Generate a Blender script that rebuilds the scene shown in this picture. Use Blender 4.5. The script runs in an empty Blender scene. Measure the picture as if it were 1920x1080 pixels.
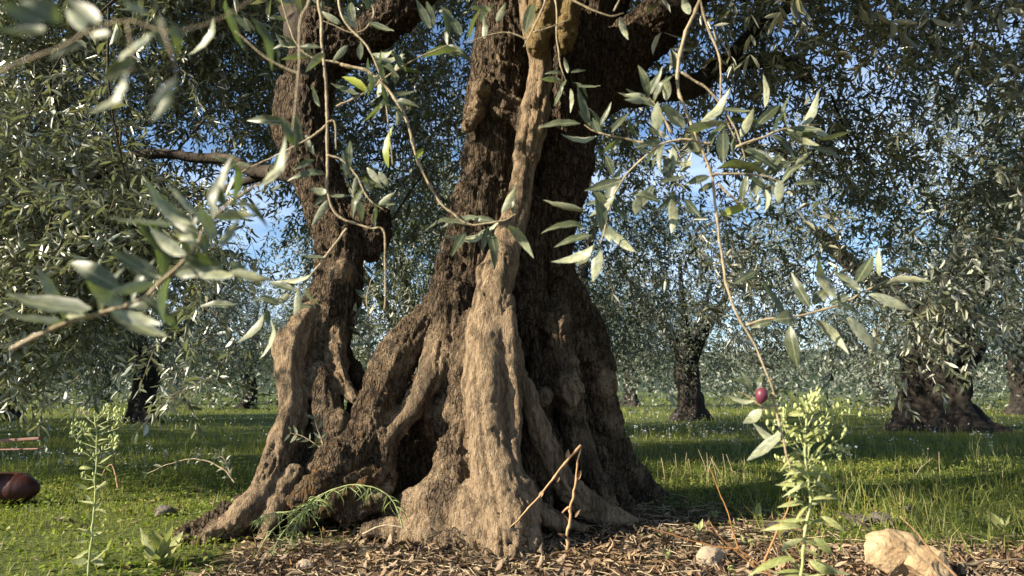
import bpy, bmesh, math, random
import numpy as np
from mathutils import Vector, Matrix

# ------------------------------------------------------------------ camera, sky, sun, exposure
scene = bpy.context.scene
COL = scene.collection
CAM_H, FPX, PITCH = 0.60, 1280.0, math.radians(8.66)
SUN_EL, SUN_AZ = math.radians(28.0), math.radians(66.0)     # azimuth measured from behind the camera towards the left

cam_data = bpy.data.cameras.new('camera')
cam_data.sensor_width = 36.0
cam_data.lens = 24.0
cam_data.clip_start = 0.02
cam_data.clip_end = 9000.0
cam_data.dof.use_dof = True
cam_data.dof.focus_distance = 2.75
cam_data.dof.aperture_fstop = 6.5
cam = bpy.data.objects.new('camera', cam_data)
COL.objects.link(cam)
cam.location = (0, 0, CAM_H)
cam.rotation_euler = (math.pi / 2 + PITCH, 0, 0)
scene.camera = cam

# direction from the scene towards the sun
SUN = Vector((-math.sin(SUN_AZ) * math.cos(SUN_EL), -math.cos(SUN_AZ) * math.cos(SUN_EL), math.sin(SUN_EL)))
world = bpy.data.worlds.new('World')
scene.world = world
world.use_nodes = True
wn = world.node_tree
wn.nodes.clear()
w_out = wn.nodes.new('ShaderNodeOutputWorld')
w_bg = wn.nodes.new('ShaderNodeBackground')
w_sky = wn.nodes.new('ShaderNodeTexSky')
w_sky.sky_type = 'NISHITA'
w_sky.sun_disc = False
w_sky.sun_elevation = SUN_EL
w_sky.sun_rotation = math.atan2(SUN.x, SUN.y)
w_sky.altitude = 300
w_sky.air_density = 1.0
w_sky.dust_density = 0.6
w_sky.ozone_density = 3.5
w_bg.inputs['Strength'].default_value = 0.085
# thin streaks of cloud, denser towards the horizon all round
w_tc = wn.nodes.new('ShaderNodeTexCoord')
w_map = wn.nodes.new('ShaderNodeMapping')
w_map.inputs['Scale'].default_value = (1.6, 1.6, 6.0)
w_map.inputs['Location'].default_value = (0.4, 0.2, 0.15)
w_noise = wn.nodes.new('ShaderNodeTexNoise')
w_noise.inputs['Scale'].default_value = 1.7
w_noise.inputs['Detail'].default_value = 7.0
w_noise.inputs['Roughness'].default_value = 0.55
w_ramp = wn.nodes.new('ShaderNodeValToRGB')
w_ramp.color_ramp.elements[0].position = 0.46
w_ramp.color_ramp.elements[0].color = (0, 0, 0, 1)
w_ramp.color_ramp.elements[1].position = 0.80
w_ramp.color_ramp.elements[1].color = (0.8, 0.8, 0.8, 1)
w_sep = wn.nodes.new('ShaderNodeSeparateXYZ')
w_fade = wn.nodes.new('ShaderNodeMapRange')
w_fade.inputs['From Min'].default_value = 0.52
w_fade.inputs['From Max'].default_value = 0.10
w_fade.inputs['To Min'].default_value = 0.0
w_fade.inputs['To Max'].default_value = 1.0
w_mul = wn.nodes.new('ShaderNodeMath'); w_mul.operation = 'MULTIPLY'
w_mix = wn.nodes.new('ShaderNodeMixRGB')
w_mix.inputs['Color2'].default_value = (10.5, 11.2, 13.2, 1)
wl = wn.links.new
wl(w_tc.outputs['Generated'], w_map.inputs['Vector'])
wl(w_map.outputs['Vector'], w_noise.inputs['Vector'])
wl(w_noise.outputs['Fac'], w_ramp.inputs['Fac'])
wl(w_tc.outputs['Generated'], w_sep.inputs['Vector'])
wl(w_sep.outputs['Z'], w_fade.inputs['Value'])
wl(w_ramp.outputs['Color'], w_mul.inputs[0])
wl(w_fade.outputs['Result'], w_mul.inputs[1])
wl(w_mul.outputs['Value'], w_mix.inputs['Fac'])
wl(w_sky.outputs['Color'], w_mix.inputs['Color1'])
wl(w_mix.outputs['Color'], w_bg.inputs['Color'])
wl(w_bg.outputs['Background'], w_out.inputs['Surface'])

sun_data = bpy.data.lights.new('sun', 'SUN')
sun_data.energy = 5.0
sun_data.angle = math.radians(0.5)
sun_data.color = (1.0, 0.88, 0.69)
sun = bpy.data.objects.new('sun', sun_data)
COL.objects.link(sun)
sun.rotation_euler = SUN.to_track_quat('Z', 'Y').to_euler()

scene.view_settings.view_transform = 'Standard'
scene.view_settings.look = 'None'
scene.view_settings.exposure = 1.34
scene.view_settings.gamma = 1.0
scene.view_settings.use_curve_mapping = False
scene.cycles.max_bounces = 5
scene.cycles.diffuse_bounces = 2
scene.cycles.glossy_bounces = 2
scene.cycles.transmission_bounces = 3
scene.cycles.transparent_max_bounces = 8
scene.cycles.caustics_reflective = False
scene.cycles.caustics_refractive = False

# ------------------------------------------------------------------ helpers
random.seed(11)
RNG = np.random.default_rng(7)
SUN_NP = np.array(SUN)
_cp, _sp = math.cos(PITCH), math.sin(PITCH)


def at(u, v, Y):
    """the point that stands at depth Y where the photograph (1920 x 1080) has pixel u, v; arrays allowed"""
    u = np.asarray(u, float); v = np.asarray(v, float); Y = np.asarray(Y, float)
    a = (u - 960.0) / FPX
    b = (540.0 - v) / FPX
    dy = _cp - b * _sp
    dz = _sp + b * _cp
    k = Y / dy
    return np.stack(np.broadcast_arrays(a * k, Y, CAM_H + dz * k), -1)


def pix(P):
    """pixel of world points (N,3)"""
    d = P - np.array([0, 0, CAM_H])
    f = d[:, 1] * _cp + d[:, 2] * _sp
    up = -d[:, 1] * _sp + d[:, 2] * _cp
    f = np.where(f < 0.05, 0.05, f)
    return 960 + FPX * d[:, 0] / f, 540 - FPX * up / f, d[:, 1] * _cp + d[:, 2] * _sp


def ground_at(u, v):
    """point of the flat ground at pixel u, v"""
    b = (540.0 - v) / FPX
    dy, dz = _cp - b * _sp, _sp + b * _cp
    k = -CAM_H / dz
    return np.array([(u - 960.0) / FPX * k, dy * k, 0.0])


def _hash(ix, iy, iz, s):
    h = (ix.astype(np.int64) * 374761393 + iy.astype(np.int64) * 668265263 + iz.astype(np.int64) * 2147483647 + s * 974711) & 0xffffffff
    h = ((h ^ (h >> 13)) * 1274126177) & 0xffffffff
    h = ((h ^ (h >> 16)) * 2246822519) & 0xffffffff
    return ((h ^ (h >> 15)) & 0xffffff).astype(np.float32) / 16777215.0


def vnoise(p, s=0):
    """value noise in -1..1"""
    i = np.floor(p); f = (p - i).astype(np.float32)
    f = f * f * f * (f * (f * 6 - 15) + 10)
    i = i.astype(np.int64)
    r = 0
    for dx in (0, 1):
        wx = f[:, 0] if dx else 1 - f[:, 0]
        for dy in (0, 1):
            wy = f[:, 1] if dy else 1 - f[:, 1]
            for dz in (0, 1):
                wz = f[:, 2] if dz else 1 - f[:, 2]
                r = r + wx * wy * wz * _hash(i[:, 0] + dx, i[:, 1] + dy, i[:, 2] + dz, s)
    return r * 2 - 1


def fbm(p, octaves=3, s=0, gain=0.5):
    r, a, t = 0, 1.0, 0
    for o in range(octaves):
        r = r + a * vnoise(p * (2 ** o) + 17.3 * o, s + o); t += a; a *= gain
    return r / t


def norm(a):
    return a / np.maximum(np.linalg.norm(a, axis=-1, keepdims=True), 1e-9)


def mesh_from(name, verts, face_sets, smooth=False):
    """mesh from a vertex array and a list of (M,3)/(M,4) index arrays"""
    me = bpy.data.meshes.new(name)
    verts = np.ascontiguousarray(verts, np.float32)
    me.vertices.add(len(verts))
    me.vertices.foreach_set('co', verts.ravel())
    loops, starts, c = [], [], 0
    for f in face_sets:
        f = np.asarray(f, np.int32)
        if len(f) == 0:
            continue
        n = f.shape[1]
        loops.append(f.ravel())
        starts.append(c + np.arange(len(f), dtype=np.int32) * n)
        c += f.size
    loops = np.concatenate(loops); starts = np.concatenate(starts)
    me.loops.add(len(loops))
    me.loops.foreach_set('vertex_index', loops)
    me.polygons.add(len(starts))
    me.polygons.foreach_set('loop_start', starts)
    me.update(calc_edges=True)
    if smooth:
        me.polygons.foreach_set('use_smooth', np.ones(len(starts), bool))
    me.validate()
    return me


class MB:
    """collects pieces into one mesh"""
    def __init__(self):
        self.v, self.q, self.t, self.n = [], [], [], 0

    def add(self, verts, quads=None, tris=None):
        verts = np.asarray(verts, float).reshape(-1, 3)
        if quads is not None and len(quads):
            self.q.append(np.asarray(quads, int) + self.n)
        if tris is not None and len(tris):
            self.t.append(np.asarray(tris, int) + self.n)
        self.v.append(verts); self.n += len(verts)

    def tube(self, pts, rad, sides=8, jitter=0.0, cap=True, seed=0, freq=12.0):
        pts = np.asarray(pts, float); n = len(pts)
        rad = np.broadcast_to(np.asarray(rad, float), (n,))
        tan = norm(np.gradient(pts, axis=0))
        ref = np.array([0.3, 0.9, 0.2]) if abs(tan[0][2]) > 0.6 else np.array([0.1, 0.2, 1.0])
        a = norm(np.cross(tan, ref)); b = np.cross(tan, a)
        th = np.linspace(0, 2 * math.pi, sides, endpoint=False)
        ring = a[:, None, :] * np.cos(th)[None, :, None] + b[:, None, :] * np.sin(th)[None, :, None]
        r = rad[:, None] * np.ones(sides)[None]
        P = pts[:, None, :] + ring * r[..., None]
        if jitter:
            nz = fbm(P.reshape(-1, 3) * freq, 3, seed).reshape(n, sides)
            P = pts[:, None, :] + ring * (r * (1 + jitter * nz))[..., None]
        V = P.reshape(-1, 3)
        i = np.arange(n - 1)[:, None] * sides; j = np.arange(sides)[None]; k = (j + 1) % sides
        quads = np.stack([i + j, i + k, i + sides + k, i + sides + j], -1).reshape(-1, 4)
        tris = None
        if cap:
            V = np.vstack([V, pts[0] - tan[0] * rad[0] * 0.5, pts[-1] + tan[-1] * rad[-1] * 0.7])
            c0, c1 = n * sides, n * sides + 1
            jj = np.arange(sides); kk = (jj + 1) % sides
            tris = np.vstack([np.stack([kk, jj, np.full(sides, c0)], -1),
                              np.stack([(n - 1) * sides + jj, (n - 1) * sides + kk, np.full(sides, c1)], -1)])
        self.add(V, quads, tris)

    def build(self, name, smooth=True):
        fs = []
        if self.q: fs.append(np.vstack(self.q))
        if self.t: fs.append(np.vstack(self.t))
        return mesh_from(name, np.vstack(self.v), fs, smooth)


def obj(name, me, material=None, parent=None):
    if material is not None and len(me.materials) == 0:
        me.materials.append(material)
    o = bpy.data.objects.new(name, me)
    COL.objects.link(o)
    if parent is not None:
        o.parent = parent
        o.matrix_parent_inverse = Matrix.Identity(4)
    return o


def tag(o, label=None, cat=None, group=None, kind=None):
    if label: o['label'] = label
    if cat: o['category'] = cat
    if group: o['group'] = group
    if kind: o['kind'] = kind
    return o


def empty(name, loc=(0, 0, 0)):
    o = bpy.data.objects.new(name, None)
    o.empty_display_size = 0.1
    COL.objects.link(o)
    o.location = loc
    return o


def smooth_path(pts, n):
    """Catmull-Rom through rows of any width, n samples"""
    pts = np.asarray(pts, float)
    if len(pts) < 3:
        t = np.linspace(0, 1, n)[:, None]
        return pts[0] * (1 - t) + pts[-1] * t
    P = np.vstack([2 * pts[0] - pts[1], pts, 2 * pts[-1] - pts[-2]])
    m = len(pts) - 1
    t = np.linspace(0, m, n); k = np.minimum(t.astype(int), m - 1); f = (t - k)[:, None]
    p0, p1, p2, p3 = P[k], P[k + 1], P[k + 2], P[k + 3]
    return 0.5 * ((2 * p1) + (p2 - p0) * f + (2 * p0 - 5 * p1 + 4 * p2 - p3) * f ** 2 + (3 * p1 - p0 - 3 * p2 + p3) * f ** 3)


# ------------------------------------------------------------------ materials
def nodes_of(name):
    m = bpy.data.materials.new(name)
    m.use_nodes = True
    nt = m.node_tree
    nt.nodes.clear()
    out = nt.nodes.new('ShaderNodeOutputMaterial')
    return m, nt, out


def N(nt, kind, **kw):
    n = nt.nodes.new(kind)
    for k, v in kw.items():
        if k in n.inputs: n.inputs[k].default_value = v
        else: setattr(n, k, v)
    return n


def ramp(nt, fac, stops):
    r = nt.nodes.new('ShaderNodeValToRGB')
    e = r.color_ramp.elements
    while len(e) < len(stops): e.new(0.5)
    for i, (p, c) in enumerate(stops):
        e[i].position = p
        e[i].color = (*c, 1) if len(c) == 3 else c
    nt.links.new(fac, r.inputs['Fac'])
    return r.outputs['Color']


def mixc(nt, fac, a, b, mode='MIX'):
    m = nt.nodes.new('ShaderNodeMixRGB')
    m.blend_type = mode
    for sock, val in ((m.inputs['Fac'], fac), (m.inputs['Color1'], a), (m.inputs['Color2'], b)):
        if hasattr(val, 'links'): nt.links.new(val, sock)
        elif isinstance(val, (int, float)): sock.default_value = val
        else: sock.default_value = (*val, 1) if len(val) == 3 else val
    return m.outputs['Color']


def math_n(nt, op, a, b=0.5, clamp=False):
    m = nt.nodes.new('ShaderNodeMath'); m.operation = op; m.use_clamp = clamp
    for sock, val in ((m.inputs[0], a), (m.inputs[1], b)):
        if hasattr(val, 'links'): nt.links.new(val, sock)
        else: sock.default_value = val
    return m.outputs['Value']


def noise(nt, vec, scale, detail=4, rough=0.55, dist=0.0):
    n = nt.nodes.new('ShaderNodeTexNoise')
    n.inputs['Scale'].default_value = scale
    n.inputs['Detail'].default_value = detail
    n.inputs['Roughness'].default_value = rough
    n.inputs['Distortion'].default_value = dist
    if vec is not None: nt.links.new(vec, n.inputs['Vector'])
    return n.outputs['Fac']


def leaf_material(name, uppers, lowers, trans, tmix=0.22, rough=0.42, spec=0.5, midrib=False):
    """two-sided leaf: ramp of upper-side colours, ramp of underside colours, one random value per leaf"""
    m, nt, out = nodes_of(name)
    g = N(nt, 'ShaderNodeNewGeometry')
    oi = N(nt, 'ShaderNodeObjectInfo')
    rnd = math_n(nt, 'FRACT', math_n(nt, 'ADD', g.outputs['Random Per Island'], oi.outputs['Random']))
    k = len(uppers) - 1
    up = ramp(nt, rnd, [(i / k, c) for i, c in enumerate(uppers)])
    k = len(lowers) - 1
    lo = ramp(nt, rnd, [(i / k, c) for i, c in enumerate(lowers)])
    colr = mixc(nt, g.outputs['Backfacing'], up, lo)
    tcx = N(nt, 'ShaderNodeTexCoord')                       # growth differs from bough to bough
    cl = ramp(nt, noise(nt, tcx.outputs['Object'], 2.2, 2), [(0.35, (0.72, 0.78, 0.74)), (0.5, (1.0, 1.0, 1.0)), (0.68, (1.22, 1.16, 0.92))])
    colr = mixc(nt, 1.0, colr, cl, 'MULTIPLY')
    if midrib:                                              # pale midrib, dull spots and a browned tip
        sx = N(nt, 'ShaderNodeSeparateXYZ'); nt.links.new(tcx.outputs['Object'], sx.inputs[0])
        ay = math_n(nt, 'ABSOLUTE', math_n(nt, 'SUBTRACT', sx.outputs['Y'], math_n(nt, 'MULTIPLY', math_n(nt, 'SINE', math_n(nt, 'MULTIPLY', sx.outputs['X'], 3.0)), 0.02)))
        rib = ramp(nt, ay, [(0.03, (1, 1, 1)), (0.075, (0, 0, 0))])
        colr = mixc(nt, math_n(nt, 'MULTIPLY', rib, 0.55), colr, (0.30, 0.33, 0.19))
        sp = ramp(nt, noise(nt, tcx.outputs['Object'], 9, 4, 0.7), [(0.36, (0.55, 0.52, 0.45)), (0.52, (1, 1, 1)), (0.7, (1.18, 1.15, 1.05))])
        colr = mixc(nt, 1.0, colr, sp, 'MULTIPLY')
    p = N(nt, 'ShaderNodeBsdfPrincipled', Roughness=rough)
    p.inputs['Specular IOR Level'].default_value = spec
    nt.links.new(colr, p.inputs['Base Color'])
    t = N(nt, 'ShaderNodeBsdfTranslucent')
    t.inputs['Color'].default_value = (*trans, 1)
    mx = N(nt, 'ShaderNodeMixShader')
    mx.inputs['Fac'].default_value = tmix
    nt.links.new(p.outputs[0], mx.inputs[1]); nt.links.new(t.outputs[0], mx.inputs[2])
    nt.links.new(mx.outputs[0], out.inputs['Surface'])
    return m


def simple_material(name, stops, scale=30, rough=0.7, bump=0.0, bscale=80, spec=0.3, trans=None, island=False):
    m, nt, out = nodes_of(name)
    tc = N(nt, 'ShaderNodeTexCoord')
    f = noise(nt, tc.outputs['Object'], scale, 5)
    if island:
        g = N(nt, 'ShaderNodeNewGeometry')
        f = math_n(nt, 'ADD', math_n(nt, 'MULTIPLY', g.outputs['Random Per Island'], 0.75), math_n(nt, 'MULTIPLY', f, 0.25))
    c = ramp(nt, f, stops)
    p = N(nt, 'ShaderNodeBsdfPrincipled', Roughness=rough)
    p.inputs['Specular IOR Level'].default_value = spec
    nt.links.new(c, p.inputs['Base Color'])
    if bump:
        b = N(nt, 'ShaderNodeBump', Strength=bump, Distance=0.01)
        nt.links.new(noise(nt, tc.outputs['Object'], bscale, 6), b.inputs['Height'])
        nt.links.new(b.outputs['Normal'], p.inputs['Normal'])
    if trans:
        t = N(nt, 'ShaderNodeBsdfTranslucent'); t.inputs['Color'].default_value = (*trans, 1)
        mx = N(nt, 'ShaderNodeMixShader'); mx.inputs['Fac'].default_value = 0.3
        nt.links.new(p.outputs[0], mx.inputs[1]); nt.links.new(t.outputs[0], mx.inputs[2])
        nt.links.new(mx.outputs[0], out.inputs['Surface'])
    else:
        nt.links.new(p.outputs[0], out.inputs['Surface'])
    return m


M = {}
M['olive_leaf'] = leaf_material('olive_leaf',
    [(0.105, 0.122, 0.084), (0.150, 0.168, 0.122), (0.185, 0.200, 0.150), (0.122, 0.140, 0.098), (0.195, 0.203, 0.128)],
    [(0.38, 0.40, 0.345), (0.50, 0.515, 0.46), (0.43, 0.45, 0.38), (0.54, 0.55, 0.50), (0.40, 0.42, 0.33)],
    (0.28, 0.33, 0.11), 0.20, 0.30, 0.8)
M['near_leaf'] = leaf_material('near_olive_leaf',
    [(0.055, 0.070, 0.042), (0.075, 0.092, 0.058), (0.088, 0.105, 0.070), (0.064, 0.080, 0.050)],
    [(0.26, 0.29, 0.21), (0.34, 0.37, 0.29), (0.30, 0.33, 0.25), (0.38, 0.40, 0.33)],
    (0.22, 0.32, 0.05), 0.20, 0.44, 0.5, True)
M['yellow_leaf'] = leaf_material('yellowing_olive_leaf',
    [(0.22, 0.27, 0.04), (0.26, 0.30, 0.05)], [(0.34, 0.38, 0.12), (0.36, 0.38, 0.14)], (0.42, 0.46, 0.05), 0.3)
M['far_leaf'] = leaf_material('far_olive_leaf',
    [(0.055, 0.070, 0.054), (0.082, 0.100, 0.078), (0.105, 0.122, 0.092)],
    [(0.18, 0.205, 0.175), (0.24, 0.265, 0.235), (0.20, 0.225, 0.19)], (0.17, 0.22, 0.06), 0.18, 0.45, 0.5)  # leaf colours darkened to stand in for shade on the far trees
M['weed_leaf'] = leaf_material('weed_leaf',
    [(0.25, 0.29, 0.11), (0.31, 0.345, 0.15), (0.37, 0.39, 0.18)], [(0.34, 0.37, 0.20), (0.39, 0.42, 0.24)], (0.38, 0.45, 0.10), 0.3, 0.5, 0.3, True)
M['dry_leaf'] = leaf_material('dry_leaf',
    [(0.040, 0.024, 0.016), (0.12, 0.074, 0.045), (0.17, 0.112, 0.070), (0.33, 0.24, 0.155), (0.11, 0.066, 0.038), (0.21, 0.138, 0.087), (0.060, 0.036, 0.023)],
    [(0.20, 0.14, 0.095), (0.37, 0.28, 0.195), (0.15, 0.10, 0.066), (0.30, 0.22, 0.145)], (0.2, 0.12, 0.05), 0.08, 0.6, 0.25)
M['grass'] = leaf_material('grass_blade',
    [(0.080, 0.115, 0.022), (0.125, 0.165, 0.034), (0.185, 0.215, 0.048), (0.240, 0.240, 0.070), (0.38, 0.32, 0.16)],
    [(0.090, 0.120, 0.026), (0.135, 0.170, 0.038), (0.190, 0.215, 0.052), (0.245, 0.240, 0.075), (0.38, 0.32, 0.17)],
    (0.36, 0.42, 0.04), 0.32, 0.5, 0.3)
M['cover'] = leaf_material('ground_cover_leaf',
    [(0.11, 0.145, 0.028), (0.17, 0.21, 0.042), (0.22, 0.245, 0.055), (0.27, 0.28, 0.08)],
    [(0.10, 0.15, 0.035), (0.15, 0.20, 0.045), (0.18, 0.23, 0.06), (0.2, 0.24, 0.07)], (0.28, 0.42, 0.04), 0.35, 0.5, 0.3)
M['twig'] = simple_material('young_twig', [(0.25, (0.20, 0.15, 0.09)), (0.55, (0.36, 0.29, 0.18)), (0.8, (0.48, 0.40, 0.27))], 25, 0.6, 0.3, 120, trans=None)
M['dark_twig'] = simple_material('brown_twig', [(0.3, (0.07, 0.055, 0.04)), (0.7, (0.17, 0.135, 0.09))], 20, 0.8)  # dark brown twig bark
M['limb'] = simple_material('limb_bark', [(0.3, (0.025, 0.019, 0.014)), (0.55, (0.055, 0.043, 0.030)), (0.75, (0.11, 0.088, 0.062))], 14, 0.9, 0.9, 60)
M['far_bark'] = simple_material('far_olive_bark', [(0.3, (0.010, 0.009, 0.007)), (0.55, (0.026, 0.021, 0.017)), (0.75, (0.055, 0.046, 0.037))], 5, 0.9, 1.0, 18)  # bark darkened so sunlit far trunks look shaded
M['dry_stem'] = simple_material('dry_stem', [(0.3, (0.30, 0.17, 0.08)), (0.7, (0.48, 0.32, 0.17))], 30, 0.6)
M['rust_twig'] = simple_material('rust_coloured_twig', [(0.3, (0.24, 0.105, 0.035)), (0.7, (0.38, 0.20, 0.08))], 22, 0.55)
M['straw'] = simple_material('straw', [(0.3, (0.32, 0.25, 0.15)), (0.7, (0.52, 0.43, 0.29))], 22, 0.6)
M['green_stem'] = simple_material('green_stem', [(0.3, (0.26, 0.30, 0.12)), (0.7, (0.40, 0.43, 0.20))], 22, 0.55)
M['bud'] = simple_material('weed_flower_head', [(0.3, (0.30, 0.36, 0.12)), (0.65, (0.46, 0.50, 0.22)), (0.8, (0.62, 0.55, 0.30))], 60, 0.7, island=False)
M['fluff'] = simple_material('seed_fluff', [(0.3, (0.50, 0.42, 0.26)), (0.7, (0.62, 0.55, 0.40))], 90, 0.9)
M['petal'] = simple_material('white_petal', [(0.3, (0.72, 0.72, 0.76)), (0.7, (0.84, 0.84, 0.86))], 30, 0.6)
M['sandstone'] = simple_material('sandstone', [(0.28, (0.15, 0.095, 0.048)), (0.48, (0.36, 0.255, 0.145)), (0.75, (0.47, 0.365, 0.23))], 12, 0.9, 1.0, 40)
M['pale_stone'] = simple_material('pale_stone', [(0.25, (0.20, 0.16, 0.11)), (0.6, (0.38, 0.31, 0.225)), (0.8, (0.48, 0.41, 0.31))], 16, 0.85, 0.5, 70)
M['grey_stone'] = simple_material('grey_stone', [(0.25, (0.07, 0.06, 0.05)), (0.6, (0.15, 0.13, 0.11)), (0.8, (0.24, 0.21, 0.18))], 16, 0.85, 0.6, 60)
M['red_paint'] = simple_material('dull_red_paint', [(0.3, (0.030, 0.010, 0.008)), (0.6, (0.060, 0.017, 0.013)), (0.8, (0.08, 0.042, 0.033))], 14, 0.5, 0.15, 60)
M['pink_wood'] = simple_material('weathered_red_bar', [(0.3, (0.20, 0.10, 0.08)), (0.7, (0.30, 0.17, 0.14))], 30, 0.7)
M['dark_rubber'] = simple_material('dark_cap', [(0.3, (0.02, 0.018, 0.016)), (0.7, (0.04, 0.035, 0.03))], 30, 0.6)
M['green_olive'] = simple_material('green_olive', [(0.3, (0.22, 0.29, 0.06)), (0.7, (0.36, 0.42, 0.12))], 60, 0.3, spec=0.5)
M['dark_olive'] = simple_material('dark_olive', [(0.3, (0.018, 0.016, 0.028)), (0.7, (0.06, 0.055, 0.08))], 60, 0.45, spec=0.4)
M['ripe_olive'] = simple_material('ripening_olive', [(0.3, (0.07, 0.014, 0.026)), (0.55, (0.13, 0.026, 0.044)), (0.75, (0.24, 0.09, 0.11))], 70, 0.42, spec=0.4)
M['hill'] = simple_material('forested_hill', [(0.3, (0.030, 0.045, 0.032)), (0.7, (0.055, 0.072, 0.048))], 0.02, 1.0, spec=0.0)


def trunk_material():
    m, nt, out = nodes_of('old_olive_bark')
    tc = N(nt, 'ShaderNodeTexCoord')
    co = tc.outputs['Object']
    tone = N(nt, 'ShaderNodeAttribute', attribute_name='tone').outputs['Fac']
    moss = N(nt, 'ShaderNodeAttribute', attribute_name='moss').outputs['Fac']
    och = N(nt, 'ShaderNodeAttribute', attribute_name='ochre').outputs['Fac']
    mp = N(nt, 'ShaderNodeMapping'); mp.inputs['Scale'].default_value = (1, 1, 0.30)
    nt.links.new(co, mp.inputs['Vector'])
    st = mp.outputs['Vector']
    n1 = noise(nt, co, 7, 5, 0.65)
    n2 = noise(nt, st, 70, 5, 0.72)
    n3 = noise(nt, co, 170, 3, 0.65)
    # plates of bark parted by dark fissures
    nz = N(nt, 'ShaderNodeTexNoise', Scale=22.0, Detail=2.0)
    nt.links.new(st, nz.inputs['Vector'])
    sc = N(nt, 'ShaderNodeVectorMath', operation='SCALE'); sc.inputs['Scale'].default_value = 0.055
    nt.links.new(nz.outputs['Color'], sc.inputs[0])
    wv = N(nt, 'ShaderNodeVectorMath', operation='ADD')
    nt.links.new(st, wv.inputs[0]); nt.links.new(sc.outputs[0], wv.inputs[1])
    vo = N(nt, 'ShaderNodeTexVoronoi', feature='DISTANCE_TO_EDGE', Scale=38.0)
    nt.links.new(wv.outputs[0], vo.inputs['Vector'])
    crack = ramp(nt, vo.outputs['Distance'], [(0.0, (0, 0, 0)), (0.16, (1, 1, 1))])
    wood = ramp(nt, n2, [(0.28, (0.125, 0.082, 0.048)), (0.42, (0.255, 0.180, 0.110)), (0.58, (0.365, 0.270, 0.172)), (0.75, (0.47, 0.37, 0.255))])
    bark = ramp(nt, n2, [(0.28, (0.022, 0.016, 0.010)), (0.44, (0.082, 0.057, 0.035)), (0.60, (0.170, 0.122, 0.078)), (0.78, (0.29, 0.23, 0.165))])
    bark = mixc(nt, 0.85, bark, mixc(nt, crack, (0.22, 0.20, 0.18), (1, 1, 1)), 'MULTIPLY')
    f = math_n(nt, 'ADD', tone, math_n(nt, 'MULTIPLY', math_n(nt, 'SUBTRACT', n1, 0.5), 1.35))
    f = math_n(nt, 'ADD', f, math_n(nt, 'MULTIPLY', math_n(nt, 'SUBTRACT', n3, 0.5), 0.7))
    f = ramp(nt, f, [(0.34, (0, 0, 0)), (0.66, (1, 1, 1))])
    c = mixc(nt, f, bark, wood)
    # flaking patches of old bark left on the pale wood
    fk = ramp(nt, noise(nt, st, 24, 6, 0.8, 0.4), [(0.54, (0, 0, 0)), (0.58, (1, 1, 1))])
    c = mixc(nt, math_n(nt, 'MULTIPLY', fk, 0.5), c, bark)
    # sooty stain with its own patchy outline
    sm = ramp(nt, noise(nt, st, 4.0, 5, 0.7, 0.6), [(0.53, (0, 0, 0)), (0.66, (0.7, 0.7, 0.7))])
    c = mixc(nt, sm, c, mixc(nt, n3, (0.020, 0.016, 0.012), (0.075, 0.058, 0.040)))
    # orange-brown moss and lichen
    mm = math_n(nt, 'ADD', moss, math_n(nt, 'MULTIPLY', math_n(nt, 'SUBTRACT', noise(nt, co, 24, 5, 0.7), 0.5), 2.4))
    mm = ramp(nt, mm, [(0.52, (0, 0, 0)), (0.72, (1, 1, 1))])
    mossc = ramp(nt, noise(nt, co, 60, 4, 0.7), [(0.3, (0.030, 0.022, 0.010)), (0.46, (0.095, 0.062, 0.024)), (0.58, (0.17, 0.085, 0.030)), (0.72, (0.32, 0.095, 0.022))])
    c = mixc(nt, math_n(nt, 'MULTIPLY', mm, 0.85), c, mossc)
    ochc = ramp(nt, noise(nt, co, 22, 4, 0.6), [(0.3, (0.13, 0.075, 0.025)), (0.5, (0.27, 0.19, 0.075)), (0.7, (0.34, 0.27, 0.15))])
    c = mixc(nt, math_n(nt, 'MULTIPLY', och, 0.9, True), c, ochc)
    # small grey lichen flecks
    fl = ramp(nt, noise(nt, co, 120, 2, 0.5), [(0.64, (0, 0, 0)), (0.70, (1, 1, 1))])
    c = mixc(nt, math_n(nt, 'MULTIPLY', fl, 0.5), c, (0.38, 0.35, 0.29))
    p = N(nt, 'ShaderNodeBsdfPrincipled', Roughness=0.88)
    p.inputs['Specular IOR Level'].default_value = 0.2
    nt.links.new(c, p.inputs['Base Color'])
    rougher = math_n(nt, 'SUBTRACT', 1.2, f)
    h = math_n(nt, 'ADD', math_n(nt, 'MULTIPLY', math_n(nt, 'MULTIPLY', crack, 0.8), rougher), math_n(nt, 'MULTIPLY', n2, 1.3))
    h = math_n(nt, 'ADD', h, math_n(nt, 'MULTIPLY', n3, 0.6))
    h = math_n(nt, 'ADD', h, math_n(nt, 'MULTIPLY', fk, 0.35))
    b = N(nt, 'ShaderNodeBump', Strength=1.0, Distance=0.018)
    nt.links.new(h, b.inputs['Height'])
    nt.links.new(b.outputs['Normal'], p.inputs['Normal'])
    nt.links.new(p.outputs[0], out.inputs['Surface'])
    return m


M['trunk'] = trunk_material()


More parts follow.
